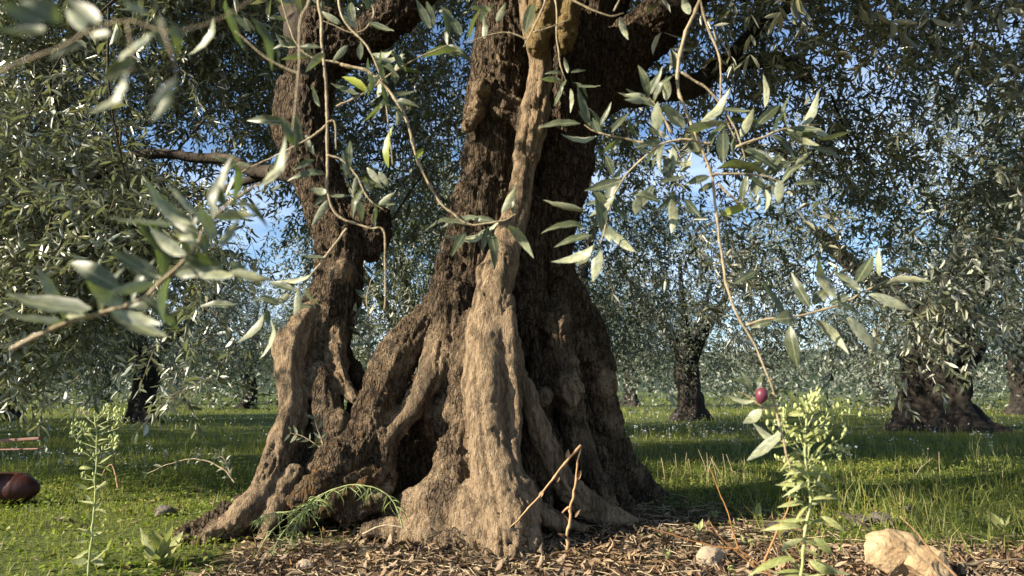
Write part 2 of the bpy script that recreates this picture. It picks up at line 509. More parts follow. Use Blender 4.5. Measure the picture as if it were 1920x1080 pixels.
def ground_material():
    m, nt, out = nodes_of('orchard_ground')
    tc = N(nt, 'ShaderNodeTexCoord'); co = tc.outputs['Object']
    bare = N(nt, 'ShaderNodeAttribute', attribute_name='bare').outputs['Fac']
    n1 = noise(nt, co, 2.2, 6, 0.6); n2 = noise(nt, co, 40, 5, 0.65)
    soil = ramp(nt, n2, [(0.3, (0.045, 0.032, 0.022)), (0.5, (0.10, 0.074, 0.050)), (0.72, (0.17, 0.13, 0.09))])
    green = ramp(nt, n2, [(0.3, (0.045, 0.060, 0.016)), (0.55, (0.095, 0.118, 0.032)), (0.75, (0.15, 0.16, 0.055))])
    f = math_n(nt, 'ADD', bare, math_n(nt, 'MULTIPLY', math_n(nt, 'SUBTRACT', n1, 0.5), 1.1))
    f = ramp(nt, f, [(0.40, (0, 0, 0)), (0.60, (1, 1, 1))])
    c = mixc(nt, f, green, soil)
    p = N(nt, 'ShaderNodeBsdfPrincipled', Roughness=0.95)
    p.inputs['Specular IOR Level'].default_value = 0.1
    nt.links.new(c, p.inputs['Base Color'])
    b = N(nt, 'ShaderNodeBump', Strength=0.8, Distance=0.02)
    nt.links.new(n2, b.inputs['Height'])
    nt.links.new(b.outputs['Normal'], p.inputs['Normal'])
    nt.links.new(p.outputs[0], out.inputs['Surface'])
    return m


M['ground'] = ground_material()

# ------------------------------------------------------------------ ground and far hills
def bare_mask(x, y):
    """1 where leaf litter and soil cover the ground round the old tree, 0 in the meadow"""
    e = 1.35 - np.sqrt(((x - 0.15) / 1.15) ** 2 + ((y - 3.15) / 0.95) ** 2)
    s = np.minimum((2.85 - y) / 0.35 + 0.5, (x + 1.05) / 0.4 + 0.5)
    return np.clip(np.maximum(e, s * 0.9), 0, 1)


def ground_z(x, y):
    x = np.asarray(x, float); y = np.asarray(y, float)
    p = np.stack([x.ravel(), y.ravel(), np.zeros(x.size)], -1)
    z = 0.018 * fbm(p * 2.1, 3, 3) + 0.035 * vnoise(p * 0.45, 5)
    r2 = ((x.ravel() - 0.0) / 1.1) ** 2 + ((y.ravel() - 3.4) / 0.9) ** 2
    z = z + 0.045 * np.exp(-r2) - 0.012
    far = np.clip((y.ravel() - 3.0) / 8.0, 0, 1)
    return (z * (1 - 0.3 * far)).reshape(x.shape)


def axis(lo, hi, step, far):
    core = np.arange(lo, hi + step * 0.5, step)
    out, d = [], step
    p = hi
    while p < far:
        d *= 1.35; p += d; out.append(p)
    neg, d, p = [], step, lo
    while p > -far:
        d *= 1.35; p -= d; neg.append(p)
    return np.array(neg[::-1] + list(core) + out)


gx, gy = axis(-5, 5, 0.06, 4000.0), axis(0.5, 9, 0.06, 4000.0)
GX, GY = np.meshgrid(gx, gy, indexing='ij')
GZ = ground_z(GX, GY)
rr = np.hypot(GX, GY)
GZ = np.where(rr > 60, GZ * np.clip(1 - (rr - 60) / 40, 0, 1), GZ)
gv = np.stack([GX, GY, GZ], -1).reshape(-1, 3)
ni, nj = len(gx), len(gy)
ii, jj = np.meshgrid(np.arange(ni - 1), np.arange(nj - 1), indexing='ij')
gq = np.stack([ii * nj + jj, (ii + 1) * nj + jj, (ii + 1) * nj + jj + 1, ii * nj + jj + 1], -1).reshape(-1, 4)
gm = mesh_from('ground', gv, [gq], True)
ga = gm.attributes.new('bare', 'FLOAT', 'POINT')
ga.data.foreach_set('value', bare_mask(gv[:, 0], gv[:, 1]).astype(np.float32))
ground = tag(obj('ground', gm, M['ground']), kind='structure')

hx = np.linspace(-2600, 2600, 140); hd = np.linspace(0, 1, 14)
HX, HD = np.meshgrid(hx, hd, indexing='ij')
p = np.stack([HX.ravel() / 420, HD.ravel() * 1.5, np.zeros(HX.size)], -1)
crest = 92 + 46 * np.exp(-((HX - (-720)) / 380) ** 2) + 30 * np.exp(-((HX - 900) / 600) ** 2) + 30 * fbm(p, 4, 9).reshape(HX.shape)
HZ = crest * np.sin(HD * math.pi * 0.5) ** 0.8 + 5 * fbm(p * 9, 3, 4).reshape(HX.shape) - 6
hv = np.stack([HX, 1450 + HD * 520, HZ], -1).reshape(-1, 3)
ni, nj = len(hx), len(hd)
ii, jj = np.meshgrid(np.arange(ni - 1), np.arange(nj - 1), indexing='ij')
hq = np.stack([ii * nj + jj, (ii + 1) * nj + jj, (ii + 1) * nj + jj + 1, ii * nj + jj + 1], -1).reshape(-1, 4)
hills = tag(obj('hills', mesh_from('hills', hv, [hq], True), M['hill']), kind='structure')

# ------------------------------------------------------------------ the old olive: trunk from fused strands of wood
# each strand: tone (0 dark bark, 1 pale live wood), moss, rows of (u, v, depth, radius in pixels)
STRANDS = [
    # left lobe of the main trunk, set back behind the ribs
    (0.22, 0.10, [(955, -60, 3.45, 60), (945, 60, 3.42, 56), (936, 180, 3.36, 58), (926, 300, 3.32, 60), (906, 420, 3.30, 64), (892, 520, 3.31, 66), (890, 620, 3.36, 66), (890, 750, 3.42, 70), (885, 880, 3.45, 80), (880, 1000, 3.45, 90)]),
    (0.20, 0.15, [(858, 470, 3.28, 28), (838, 540, 3.22, 34), (832, 600, 3.18, 36), (836, 660, 3.15, 32), (840, 720, 3.14, 26)]),
    # pale rib that runs down the front
    (1.0, 0.0, [(1000, -40, 3.2, 34), (1004, 40, 3.19, 30), (1012, 120, 3.2, 22), (1004, 200, 3.16, 26), (986, 300, 3.14, 26), (966, 400, 3.08, 27), (942, 490, 3.0, 32), (922, 560, 2.96, 36), (912, 640, 2.91, 40), (912, 720, 2.87, 42), (919, 800, 2.84, 41), (928, 870, 2.80, 42), (942, 940, 2.74, 48), (952, 1000, 2.69, 52), (955, 1050, 2.68, 60)]),
    (0.95, 0.0, [(946, 560, 2.93, 16), (953, 640, 2.87, 17), (961, 720, 2.84, 15), (965, 790, 2.83, 15), (958, 850, 2.80, 20), (955, 900, 2.77, 24)]),
    (0.25, 0.1, [(856, 560, 3.14, 34), (850, 640, 3.08, 34), (850, 720, 3.05, 32), (848, 800, 3.04, 30)]),
    (0.40, 0.15, [(884, 600, 3.02, 24), (872, 700, 2.97, 25), (872, 780, 2.94, 26), (858, 850, 2.90, 32), (846, 915, 2.84, 38), (826, 975, 2.79, 36)]),
    # right lobe, dark rough bark
    (0.10, 0.0, [(1120, -80, 3.62, 90), (1095, 20, 3.6, 82), (1078, 110, 3.55, 74), (1062, 200, 3.5, 68), (1052, 300, 3.48, 62), (1032, 400, 3.48, 54), (1022, 500, 3.50, 52), (1034, 600, 3.63, 62), (1052, 700, 3.71, 64), (1070, 800, 3.77, 68), (1090, 900, 3.81, 76), (1100, 980, 3.82, 84)]),
    (0.08, 0.0, [(1000, 560, 3.48, 34), (1004, 660, 3.49, 40), (1010, 760, 3.49, 44), (1016, 860, 3.47, 50), (1020, 960, 3.44, 50)]),
    (0.32, 0.0, [(1050, 470, 3.58, 8), (1066, 530, 3.6, 22), (1084, 590, 3.62, 34), (1102, 650, 3.64, 40), (1118, 720, 3.66, 36), (1126, 790, 3.70, 34), (1146, 850, 3.78, 36), (1186, 905, 3.92, 32), (1245, 945, 4.1, 18)]),
    (0.48, 0.0, [(1036, 560, 3.46, 22), (1042, 620, 3.40, 30), (1056, 680, 3.37, 26), (1066, 740, 3.34, 28), (1078, 810, 3.33, 26), (1098, 880, 3.33, 30), (1126, 945, 3.34, 32)]),
    (0.18, 0.0, [(1012, 640, 3.4, 22), (1014, 720, 3.34, 26), (1020, 790, 3.32, 20), (1040, 870, 3.3, 26), (1060, 950, 3.26, 30)]),
    (0.3, 0.0, [(1112, 850, 3.6, 24), (1135, 905, 3.62, 28), (1175, 955, 3.66, 22)]),
    (0.08, 0.0, [(990, 380, 3.42, 40), (980, 480, 3.4, 40), (985, 580, 3.42, 44), (990, 660, 3.48, 42)]),
    # slanting root right of the rib and the bulge beside it
    (0.80, 0.0, [(966, 640, 2.94, 10), (972, 700, 2.95, 15), (990, 750, 2.97, 17), (1012, 805, 2.98, 19), (1036, 862, 3.0, 22), (1066, 915, 3.02, 26), (1115, 955, 3.06, 21), (1185, 980, 3.10, 9)]),
    (0.30, 0.0, [(984, 790, 3.06, 18), (994, 850, 3.06, 26), (1000, 910, 3.03, 30), (1012, 965, 2.96, 26)]),
    (0.75, 0.0, [(962, 900, 2.78, 26), (988, 945, 2.76, 24), (990, 1000, 2.71, 14), (982, 1040, 2.66, 7)]),
    (0.6, 0.0, [(1000, 960, 2.84, 20), (1040, 975, 2.86, 16), (1090, 990, 2.88, 8)]),
    # thick root that leaves the trunk on the left and curls at its foot
    (0.38, 0.40, [(838, 560, 3.26, 30), (802, 596, 3.2, 34), (758, 648, 3.10, 38), (724, 715, 3.02, 40), (702, 780, 2.98, 36), (682, 822, 2.93, 34), (652, 852, 2.89, 34), (628, 850, 2.86, 26)]),
    (0.45, 0.25, [(690, 800, 2.93, 18), (720, 830, 2.92, 22), (716, 880, 2.94, 24), (700, 925, 2.96, 26)]),
    (0.40, 0.60, [(556, 938, 2.82, 20), (588, 908, 2.83, 25), (628, 888, 2.84, 24), (668, 862, 2.88, 20)]),
    (0.35, 0.70, [(606, 948, 2.84, 22), (654, 918, 2.83, 25), (700, 892, 2.89, 23)]),
    (0.45, 0.45, [(650, 962, 2.86, 20), (694, 938, 2.87, 24), (722, 900, 2.93, 20)]),
    # smooth root beside it
    (0.95, 0.0, [(846, 600, 3.14, 22), (822, 655, 3.06, 25), (802, 712, 3.0, 24), (770, 768, 2.96, 21), (738, 806, 2.94, 21), (726, 826, 2.95, 18)]),
    # mossy lumps and the back of the hollow
    (0.20, 0.75, [(838, 720, 3.14, 30), (812, 772, 3.06, 30), (822, 830, 3.08, 28)]),
    (0.10, 0.55, [(760, 740, 3.36, 40), (770, 820, 3.4, 60), (780, 920, 3.42, 70), (790, 1000, 3.4, 80)]),
    (0.10, 0.4, [(690, 760, 3.34, 40), (690, 860, 3.32, 60), (680, 960, 3.25, 70)]),
    # gnarled skirt at the foot
    (0.50, 0.25, [(720, 985, 2.96, 26), (785, 955, 2.92, 40), (850, 955, 2.80, 44), (925, 985, 2.72, 42)]),
    (0.6, 0.1, [(838, 840, 2.98, 24), (836, 890, 2.92, 30), (815, 930, 2.88, 32), (780, 965, 2.88, 24)]),
    (0.85, 0.0, [(870, 990, 2.72, 28), (900, 1010, 2.68, 30), (950, 1020, 2.66, 30)]),
    (0.80, 0.0, [(890, 925, 2.78, 26), (868, 968, 2.74, 24), (880, 1010, 2.70, 18)]),
    (0.75, 0.1, [(690, 992, 2.84, 14), (750, 992, 2.82, 20), (810, 998, 2.76, 26), (870, 1008, 2.72, 30)]),
    # the left stem
    (0.12, 0.05, [(600, 60, 3.62, 50), (585, 120, 3.58, 46), (576, 200, 3.55, 46), (574, 270, 3.52, 46), (596, 340, 3.5, 46), (622, 400, 3.5, 46), (638, 460, 3.46, 44), (634, 530, 3.42, 46), (618, 590, 3.37, 52), (600, 650, 3.34, 50), (592, 730, 3.32, 50), (586, 800, 3.28, 54), (570, 865, 3.2, 58), (535, 925, 3.08, 54), (485, 962, 2.98, 46), (428, 986, 2.88, 36), (364, 1004, 2.82, 23), (300, 1020, 2.77, 11)]),
    (0.95, 0.0, [(592, 590, 3.28, 26), (556, 634, 3.2, 30), (546, 690, 3.15, 29), (551, 745, 3.11, 27), (548, 790, 3.08, 26), (530, 835, 3.03, 26), (505, 890, 2.95, 25), (470, 945, 2.87, 24), (425, 985, 2.82, 18), (370, 1008, 2.79, 11)]),
    (0.65, 0.1, [(646, 560, 3.38, 24), (630, 630, 3.28, 22), (634, 680, 3.21, 19), (650, 725, 3.16, 16), (668, 752, 3.12, 12)]),
    (0.40, 0.3, [(600, 700, 3.18, 22), (612, 760, 3.13, 26), (620, 830, 3.1, 28), (604, 900, 3.05, 34), (566, 965, 2.98, 34)]),
    (0.7, 0.1, [(548, 890, 2.97, 20), (514, 945, 2.9, 22), (490, 1000, 2.83, 14)]),
    (0.25, 0.1, [(640, 655, 3.44, 16), (662, 690, 3.38, 14), (684, 735, 3.32, 12)]),
    # fork of the left stem and its dead stub
    (0.10, 0.0, [(575, 150, 3.56, 42), (615, 105, 3.6, 44), (680, 72, 3.62, 38), (745, 25, 3.6, 38), (810, -50, 3.58, 34)]),
    (0.05, 0.0, [(540, 275, 3.5, 18), (530, 230, 3.52, 24), (548, 160, 3.55, 28)]),
    (0.05, 0.0, [(645, 405, 3.5, 34), (690, 415, 3.48, 34), (704, 432, 3.47, 30)]),
    (0.0, 0.0, [(708, 402, 3.48, 22), (704, 440, 3.47, 24), (700, 476, 3.46, 17)]),
    (0.0, 0.0, [(724, 404, 3.47, 10), (720, 440, 3.46, 12), (712, 470, 3.46, 8)]),
    # right-hand main limb
    (0.10, 0.0, [(1070, 210, 3.55, 60), (1125, 135, 3.55, 62), (1190, 80, 3.5, 54), (1250, 25, 3.42, 46), (1330, -60, 3.3, 40)]),
    # crown of the main trunk
    (0.10, 0.0, [(940, 150, 3.4, 36), (960, 60, 3.45, 42), (965, -60, 3.5, 50)]),
    # smooth ochre tongues of wood that hang over the fork
    (0.95, 0.0, [(1040, -50, 3.10, 50), (1020, 20, 3.10, 36), (1008, 82, 3.13, 23)]),
    (0.95, 0.0, [(1060, -40, 3.10, 34), (1062, 40, 3.10, 28), (1060, 88, 3.13, 16)]),
    # knuckles below the fork
    (0.30, 0.1, [(925, 150, 3.28, 24), (906, 176, 3.21, 24), (888, 208, 3.19, 20), (878, 236, 3.18, 14)]),
    (0.45, 0.0, [(915, 175, 3.27, 26), (948, 205, 3.22, 28), (982, 235, 3.2, 24)]),
]
OCHRE = {k for k, s_ in enumerate(STRANDS) if s_[2][0][1] in (-50, -40) and s_[2][0][2] == 3.10}
BURLS = [  # tone, u, v, depth, radius px
    (0.9, 1068, 732, 3.24, 27), (0.95, 1073, 758, 3.20, 15), (0.8, 1017, 744, 3.21, 20), (0.5, 1040, 606, 3.36, 26), (0.45, 1046, 640, 3.34, 20),
    (0.9, 1136, 724, 3.58, 25), (0.45, 1098, 660, 3.52, 22), (0.4, 1020, 840, 3.24, 22), (0.5, 1150, 800, 3.66, 20), (0.95, 530, 650, 3.15, 21), (0.85, 640, 512, 3.33, 24), (0.95, 910, 512, 2.97, 22),
    (0.6, 903, 168, 3.14, 24), (0.8, 877, 236, 3.12, 17), (0.45, 945, 205, 3.18, 24), (0.45, 890, 205, 3.14, 20), (0.6, 636, 795, 3.08, 22), (0.7, 836, 700, 3.02, 20),
    (0.7, 618, 858, 3.02, 18), (0.8, 952, 870, 2.76, 22), (0.6, 838, 770, 3.0, 24), (0.6, 810, 640, 3.1, 18),
]
segs = []   # p0, p1, r0, r1, tone, moss, strand, s0
for k, (tone, moss, rows) in enumerate(STRANDS):
    a = smooth_path(np.array(rows, float), (len(rows) - 1) * 2 + 1)
    P = at(a[:, 0], a[:, 1], a[:, 2]); R = np.maximum(a[:, 3], 2) * a[:, 2] / FPX
    s = np.concatenate([[0], np.cumsum(np.linalg.norm(np.diff(P, axis=0), axis=1))])
    for i in range(len(P) - 1):
        segs.append((P[i], P[i + 1], R[i], R[i + 1], tone, moss, k, s[i]))
for k, (tone, u, v, Y, r) in enumerate(BURLS):
    P = at(u, v, Y)
    segs.append((P, P + np.array([0, 0.01, 0.005]), r * Y / FPX, r * Y / FPX, tone, 0.0, 100 + k, 0.0))


def seg_dist(p, s):
    a, b, ra, rb = s[0], s[1], s[2], s[3]
    ab = (b - a).astype(np.float32); L2 = float(ab @ ab) + 1e-9
    d = p - a.astype(np.float32)
    t = np.clip((d @ ab) / L2, 0, 1)
    off = d - t[..., None] * ab
    return np.sqrt((off * off).sum(-1)) - (ra + (rb - ra) * t), t, off


VOX = 0.0078
lo = np.array([-1.62, 2.45, -0.16]); hi = np.array([1.28, 4.35, 3.18])
dim = np.ceil((hi - lo) / VOX).astype(int)
F = np.full(dim, 0.3, np.float32)
KS = 0.013
for s in segs:
    r = max(s[2], s[3]) + KS + 0.03
    i0 = np.clip(np.floor((np.minimum(s[0], s[1]) - r - lo) / VOX).astype(int), 0, dim)
    i1 = np.clip(np.ceil((np.maximum(s[0], s[1]) + r - lo) / VOX).astype(int) + 1, 0, dim)
    if np.any(i1 <= i0):
        continue
    ax = [(lo[q] + np.arange(i0[q], i1[q]) * VOX).astype(np.float32) for q in range(3)]
    G = np.stack(np.meshgrid(*ax, indexing='ij'), -1)
    d = seg_dist(G, s)[0]
    sl = tuple(slice(i0[q], i1[q]) for q in range(3))
    o = F[sl]
    kk = 0.030 if s[6] >= 100 else KS
    h = np.maximum(kk - np.abs(o - d), 0) / kk
    F[sl] = np.minimum(o, d) - h * h * kk * 0.25


def surface_nets(F, lo, vox):
    S = (F < 0)
    n = S.shape
    c = np.zeros(tuple(q - 1 for q in n), np.uint8)
    for dx in (0, 1):
        for dy in (0, 1):
            for dz in (0, 1):
                c += S[dx:n[0] - 1 + dx, dy:n[1] - 1 + dy, dz:n[2] - 1 + dz]
    act = np.argwhere((c > 0) & (c < 8))
    ids = np.full(c.shape, -1, np.int32)
    ids[act[:, 0], act[:, 1], act[:, 2]] = np.arange(len(act))
    acc = np.zeros((len(act), 3)); cnt = np.zeros(len(act))
    cor = [(x, y, z) for x in (0, 1) for y in (0, 1) for z in (0, 1)]
    for a in cor:
        for q in range(3):
            if a[q]: continue
            b = list(a); b[q] = 1
            fa = F[act[:, 0] + a[0], act[:, 1] + a[1], act[:, 2] + a[2]]
            fb = F[act[:, 0] + b[0], act[:, 1] + b[1], act[:, 2] + b[2]]
            m = (fa < 0) != (fb < 0)
            t = fa / np.where(m, fa - fb, 1)
            pt = np.tile(np.array(a, float), (len(act), 1)); pt[:, q] += t
            acc[m] += pt[m]; cnt[m] += 1
    V = lo + (act + acc / cnt[:, None]) * vox
    quads = []
    for q in range(3):
        sa = [slice(1, n[0] - 1), slice(1, n[1] - 1), slice(1, n[2] - 1)]
        sa[q] = slice(0, n[q] - 1)
        sb = list(sa); sb[q] = slice(1, n[q])
        A, B = S[tuple(sa)], S[tuple(sb)]
        e = np.argwhere(A != B)
        inside = A[e[:, 0], e[:, 1], e[:, 2]]
        off = np.ones(3, int); off[q] = 0
        e = e + off
        o1, o2 = [(1, 2), (2, 0), (0, 1)][q]
        def cell(d1, d2):
            x = e.copy(); x[:, o1] -= d1; x[:, o2] -= d2
            return ids[x[:, 0], x[:, 1], x[:, 2]]
        Q = np.stack([cell(1, 1), cell(0, 1), cell(0, 0), cell(1, 0)], -1)
        Q[~inside] = Q[~inside][:, ::-1]
        quads.append(Q)
    Q = np.vstack(quads)
    return V, Q[(Q >= 0).all(1)]


TV, TQ = surface_nets(F, lo, VOX)
del F
# attributes and strand coordinates at every vertex
nv = len(TV)
ochre_v = np.zeros(nv); best = np.full(nv, 9.0); wsum = np.zeros(nv); tone_v = np.zeros(nv); moss_v = np.zeros(nv)
scoord = np.zeros((nv, 3))
pv = TV.astype(np.float32)
for s in segs:
    r = max(s[2], s[3]) + 0.10
    m = np.all((pv > np.minimum(s[0], s[1]) - r) & (pv < np.maximum(s[0], s[1]) + r), axis=1)
    idx = np.nonzero(m)[0]
    if len(idx) == 0: continue
    d, t, off = seg_dist(pv[idx], s)
    w = np.exp(-np.maximum(d, -0.03) / 0.016)
    if s[6] >= 100: w = w * 2.0
    wsum[idx] += w; tone_v[idx] += w * s[4]; moss_v[idx] += w * s[5]; ochre_v[idx] += w * (s[6] in OCHRE)
    b = d < best[idx]
    j = idx[b]
    best[j] = d[b]
    if s[6] < 100:
        L = np.linalg.norm(s[1] - s[0])
        scoord[j] = off[b] + np.array([0, 0, 1.0]) * ((s[7] + t[b] * L) * 0.30)[:, None] + s[6] * 3.71
tone_v /= np.maximum(wsum, 1e-6); moss_v /= np.maximum(wsum, 1e-6); ochre_v /= np.maximum(wsum, 1e-6)


def vertex_normals(V, Q):
    a, b, c, d = (V[Q[:, i]] for i in range(4))
    fn = np.cross(c - a, d - b)
    n = np.zeros_like(V)
    for i in range(4): np.add.at(n, Q[:, i], fn)
    return norm(n)


# relax the mesh a little, then add lumps, ridges along the grain and bark plates
def relax(V, Q, it):
    for _ in range(it):
        s = np.zeros_like(V); c = np.zeros(len(V))
        for i in range(4):
            for k in (1, 3):
                np.add.at(s, Q[:, i], V[Q[:, (i + k) % 4]]); np.add.at(c, Q[:, i], 1)
        V = V * 0.5 + 0.5 * s / np.maximum(c, 1)[:, None]
    return V


TV = relax(TV, TQ, 2)
nrm = vertex_normals(TV, TQ)
rough_v = np.clip(1.15 - tone_v, 0.15, 1)
disp = 0.016 * fbm(TV * 8.0, 2, 21) + (0.002 + 0.007 * (1 - tone_v)) * fbm(TV * 19.0, 2, 22)
patch = np.clip(fbm(TV * 5.0, 2, 28) * 1.6 + 0.5, 0, 1)            # worn smooth patches alternate with rough ones
rough_v = np.clip(rough_v * (0.35 + 1.1 * patch), 0.05, 1.3)
grain = fbm(scoord * 26.0, 2, 23)
disp += (0.0025 + 0.0065 * rough_v) * grain
flow = 1 - np.abs(fbm(scoord * np.array([9.0, 9.0, 3.5]), 2, 29)) * 3.0   # long hollows between sinews
disp -= 0.018 * np.clip(flow, 0, 1) ** 3
ridge = 1 - np.abs(vnoise(scoord * 62.0, 24)) * 2
disp += (0.0012 + 0.0042 * rough_v) * ridge
upper = np.clip((TV[:, 2] - 1.0) / 0.5, 0, 1) * rough_v
plates = 1 - np.abs(fbm(np.stack([TV[:, 0], TV[:, 1], TV[:, 2] * 0.28], -1) * 52, 2, 26)) * 3.2
disp += (0.0035 + 0.005 * np.clip((TV[:, 2] - 1.0) / 0.5, 0, 1)) * np.clip(rough_v, 0, 1) * np.clip(plates, -1, 1)
low = np.clip((0.45 - TV[:, 2]) / 0.4, 0, 1)
disp += 0.017 * low * fbm(TV * 21.0, 3, 25)
disp += 0.016 * np.clip(moss_v, 0, 1) * fbm(TV * 26.0, 3, 27)
# wrinkled folds on the foot of the rib
disp += 0.005 * np.clip((0.26 - TV[:, 2]) / 0.2, 0, 1) * np.sin((TV[:, 0] * 0.9 - TV[:, 2] * 0.6) * 75 + 9 * fbm(TV * 6, 2, 30)) * tone_v * np.clip(vnoise(TV * 5, 31) + 0.4, 0, 1)
crk = np.abs(fbm(scoord * np.array([16.0, 16.0, 16.0]), 2, 33))          # narrow splits along the grain
disp -= 0.020 * np.clip(1 - crk / 0.07, 0, 1) * np.clip(vnoise(TV * 6, 34) + 0.55, 0, 1)
pit = fbm(TV * 23.0, 2, 35)
disp -= 0.012 * np.clip(pit - 0.34, 0, 1) / 0.4 * (0.4 + rough_v)
TV = TV + nrm * disp[:, None]
tm = mesh_from('trunk', TV, [TQ], True)
for nm, arr in (('tone', tone_v), ('moss', moss_v), ('ochre', ochre_v)):
    a_ = tm.attributes.new(nm, 'FLOAT', 'POINT')
    a_.data.foreach_set('value', arr.astype(np.float32))
olive = empty('olive_tree', (0, 3.3, 0))
tag(olive, 'huge gnarled ancient olive tree with twin stems and flaring roots in the middle', 'olive tree')
OFF = np.array([0, 3.3, 0])


def part(name, me, material, parent, root=OFF, **kw):
    """mesh given in world coordinates, hung under the empty (or a part of it) that stands at root"""
    o = obj(name, me, material, parent)
    me.transform(Matrix.Translation(Vector(-np.asarray(root, float))))
    return tag(o, **kw) if kw else o


trunk = part('trunk', tm, M['trunk'], olive)

# ------------------------------------------------------------------ limbs of the old olive
def limb(rows, name='limb', parent=olive, material=None, sides=12, n=26, jit=0.22, seed=1, root=OFF):
    a = smooth_path(np.array(rows, float), n)
    P = at(a[:, 0], a[:, 1], a[:, 2]); R = a[:, 3] * a[:, 2] / FPX
    P = P + 0.35 * R[:, None] * np.stack([vnoise(P * 5 + q * 9.1, seed) for q in range(3)], -1)
    mb = MB(); mb.tube(P, R, sides, jit, True, seed)
    return part(name, mb.build(name), material or M['limb'], parent, root)


limb([(745, 25, 3.6, 38), (830, -80, 3.58, 34), (880, -300, 3.7, 28), (960, -560, 4.0, 20), (1000, -800, 4.4, 10)], seed=2)
limb([(1250, 25, 3.42, 46), (1340, -70, 3.28, 40), (1480, -220, 3.1, 32), (1650, -420, 3.0, 22), (1850, -600, 3.0, 12)], seed=3)
limb([(1100, -40, 3.6, 80), (1120, -200, 3.7, 64), (1080, -420, 3.9, 46), (1150, -700, 4.2, 30), (1250, -900, 4.5, 14)], seed=4)
limb([(960, -30, 3.45, 56), (940, -200, 3.4, 44), (860, -420, 3.2, 34), (720, -640, 3.0, 24), (560, -800, 2.8, 12)], seed=5)
limb([(600, 330, 3.6, 20), (540, 325, 3.9, 17), (470, 322, 4.1, 13), (430, 300, 4.2, 11), (360, 294, 4.25, 10), (280, 290, 4.25, 10), (225, 305, 4.2, 9), (150, 348, 4.1, 7), (100, 390, 4.0, 4)], n=34, seed=6)
limb([(360, 352, 4.4, 5), (400, 362, 4.35, 6), (440, 345, 4.3, 7), (500, 330, 4.15, 8)], seed=7)
limb([(1090, 190, 3.75, 40), (1200, 172, 4.0, 30), (1290, 165, 4.2, 24), (1350, 125, 4.3, 18), (1420, 112, 4.4, 15), (1490, 122, 4.5, 12), (1520, 150, 4.6, 8)], n=34, seed=8)
limb([(1350, 125, 4.3, 14), (1440, 40, 4.4, 13), (1560, -40, 4.4, 11), (1700, -120, 4.4, 8)], seed=9)
limb([(590, 100, 3.6, 34), (555, 20, 3.62, 30), (500, -80, 3.7, 26), (380, -260, 3.8, 20), (200, -420, 3.8, 12)], seed=11)

# ------------------------------------------------------------------ foliage from leafy twigs
def twigs_and_leaves(base, d0, length, nodes, leaf_len, rng, droop=1.0, width=0.23, tubes=True):
    """leafy twigs: returns (leaf verts, leaf quads, twig verts, twig quads)"""
    n = len(base)
    ns = nodes + 1
    step = (length / nodes)[:, None]
    P = np.zeros((n, ns, 3)); P[:, 0] = base
    T = np.zeros((n, ns, 3))
    wob = rng.normal(0, 0.10, (n, 3))
    for k in range(ns):
        f = k / nodes
        t = norm(d0 + np.array([0, 0, -1.0]) * droop * f * 1.3 + wob * k)
        T[:, k] = t
        if k + 1 < ns: P[:, k + 1] = P[:, k] + t * step
    # opposite pairs, each pair turned by about 90 degrees
    ref = norm(np.cross(T[:, 0], rng.normal(0, 1, (n, 3))))
    B, D = [], []
    for k in range(1, ns):
        t = T[:, k]
        a = norm(ref - t * (ref * t).sum(-1, keepdims=True)); b = np.cross(t, a)
        ang = k * 1.57 + rng.normal(0, 0.35, n)
        e = a * np.cos(ang)[:, None] + b * np.sin(ang)[:, None]
        for sgn in (1, -1):
            spread = rng.uniform(0.55, 1.15, n)[:, None]
            D.append(norm(t * np.cos(spread) + sgn * e * np.sin(spread) + rng.normal(0, 0.22, (n, 3)) + np.array([0, 0, -0.12])))
            B.append(P[:, k])
    D.append(norm(T[:, -1] + rng.normal(0, 0.25, (n, 3)))); B.append(P[:, -1])
    B = np.concatenate(B); D = np.concatenate(D)
    keep = rng.random(len(B)) < 0.92
    B, D = B[keep], D[keep]
    m = len(B)
    L = rng.uniform(leaf_len[0], leaf_len[1], m)[:, None]
    up = np.array([0, 0, 1.0]) * 0.75 + rng.normal(0, 0.6, (m, 3))
    nn = norm(up - D * (up * D).sum(-1, keepdims=True))
    V, Q = leaf_quads(B, D, nn, L, L * width * rng.uniform(0.8, 1.15, (m, 1)), rng)
    if not tubes:
        return V, Q, None, None
    sel = np.linspace(0, nodes, 3).astype(int)
    C = P[:, sel]; R = np.linspace(0.0028, 0.0010, 3)
    X = norm(np.cross(T[:, sel], np.array([0.31, 0.12, 0.94]))); Y = np.cross(T[:, sel], X)
    rings = []
    for q in range(3):
        th = q * 2.0944
        rings.append(C + (X * math.cos(th) + Y * math.sin(th)) * R[None, :, None])
    TVx = np.stack(rings, 2).reshape(-1, 3)
    o = (np.arange(n) * 9)[:, None, None] + (np.arange(2) * 3)[None, :, None]
    j = np.arange(3)[None, None]; k = (j + 1) % 3
    TQx = np.stack([o + j, o + k, o + 3 + k, o + 3 + j], -1).reshape(-1, 4)
    return V, Q, TVx, TQx


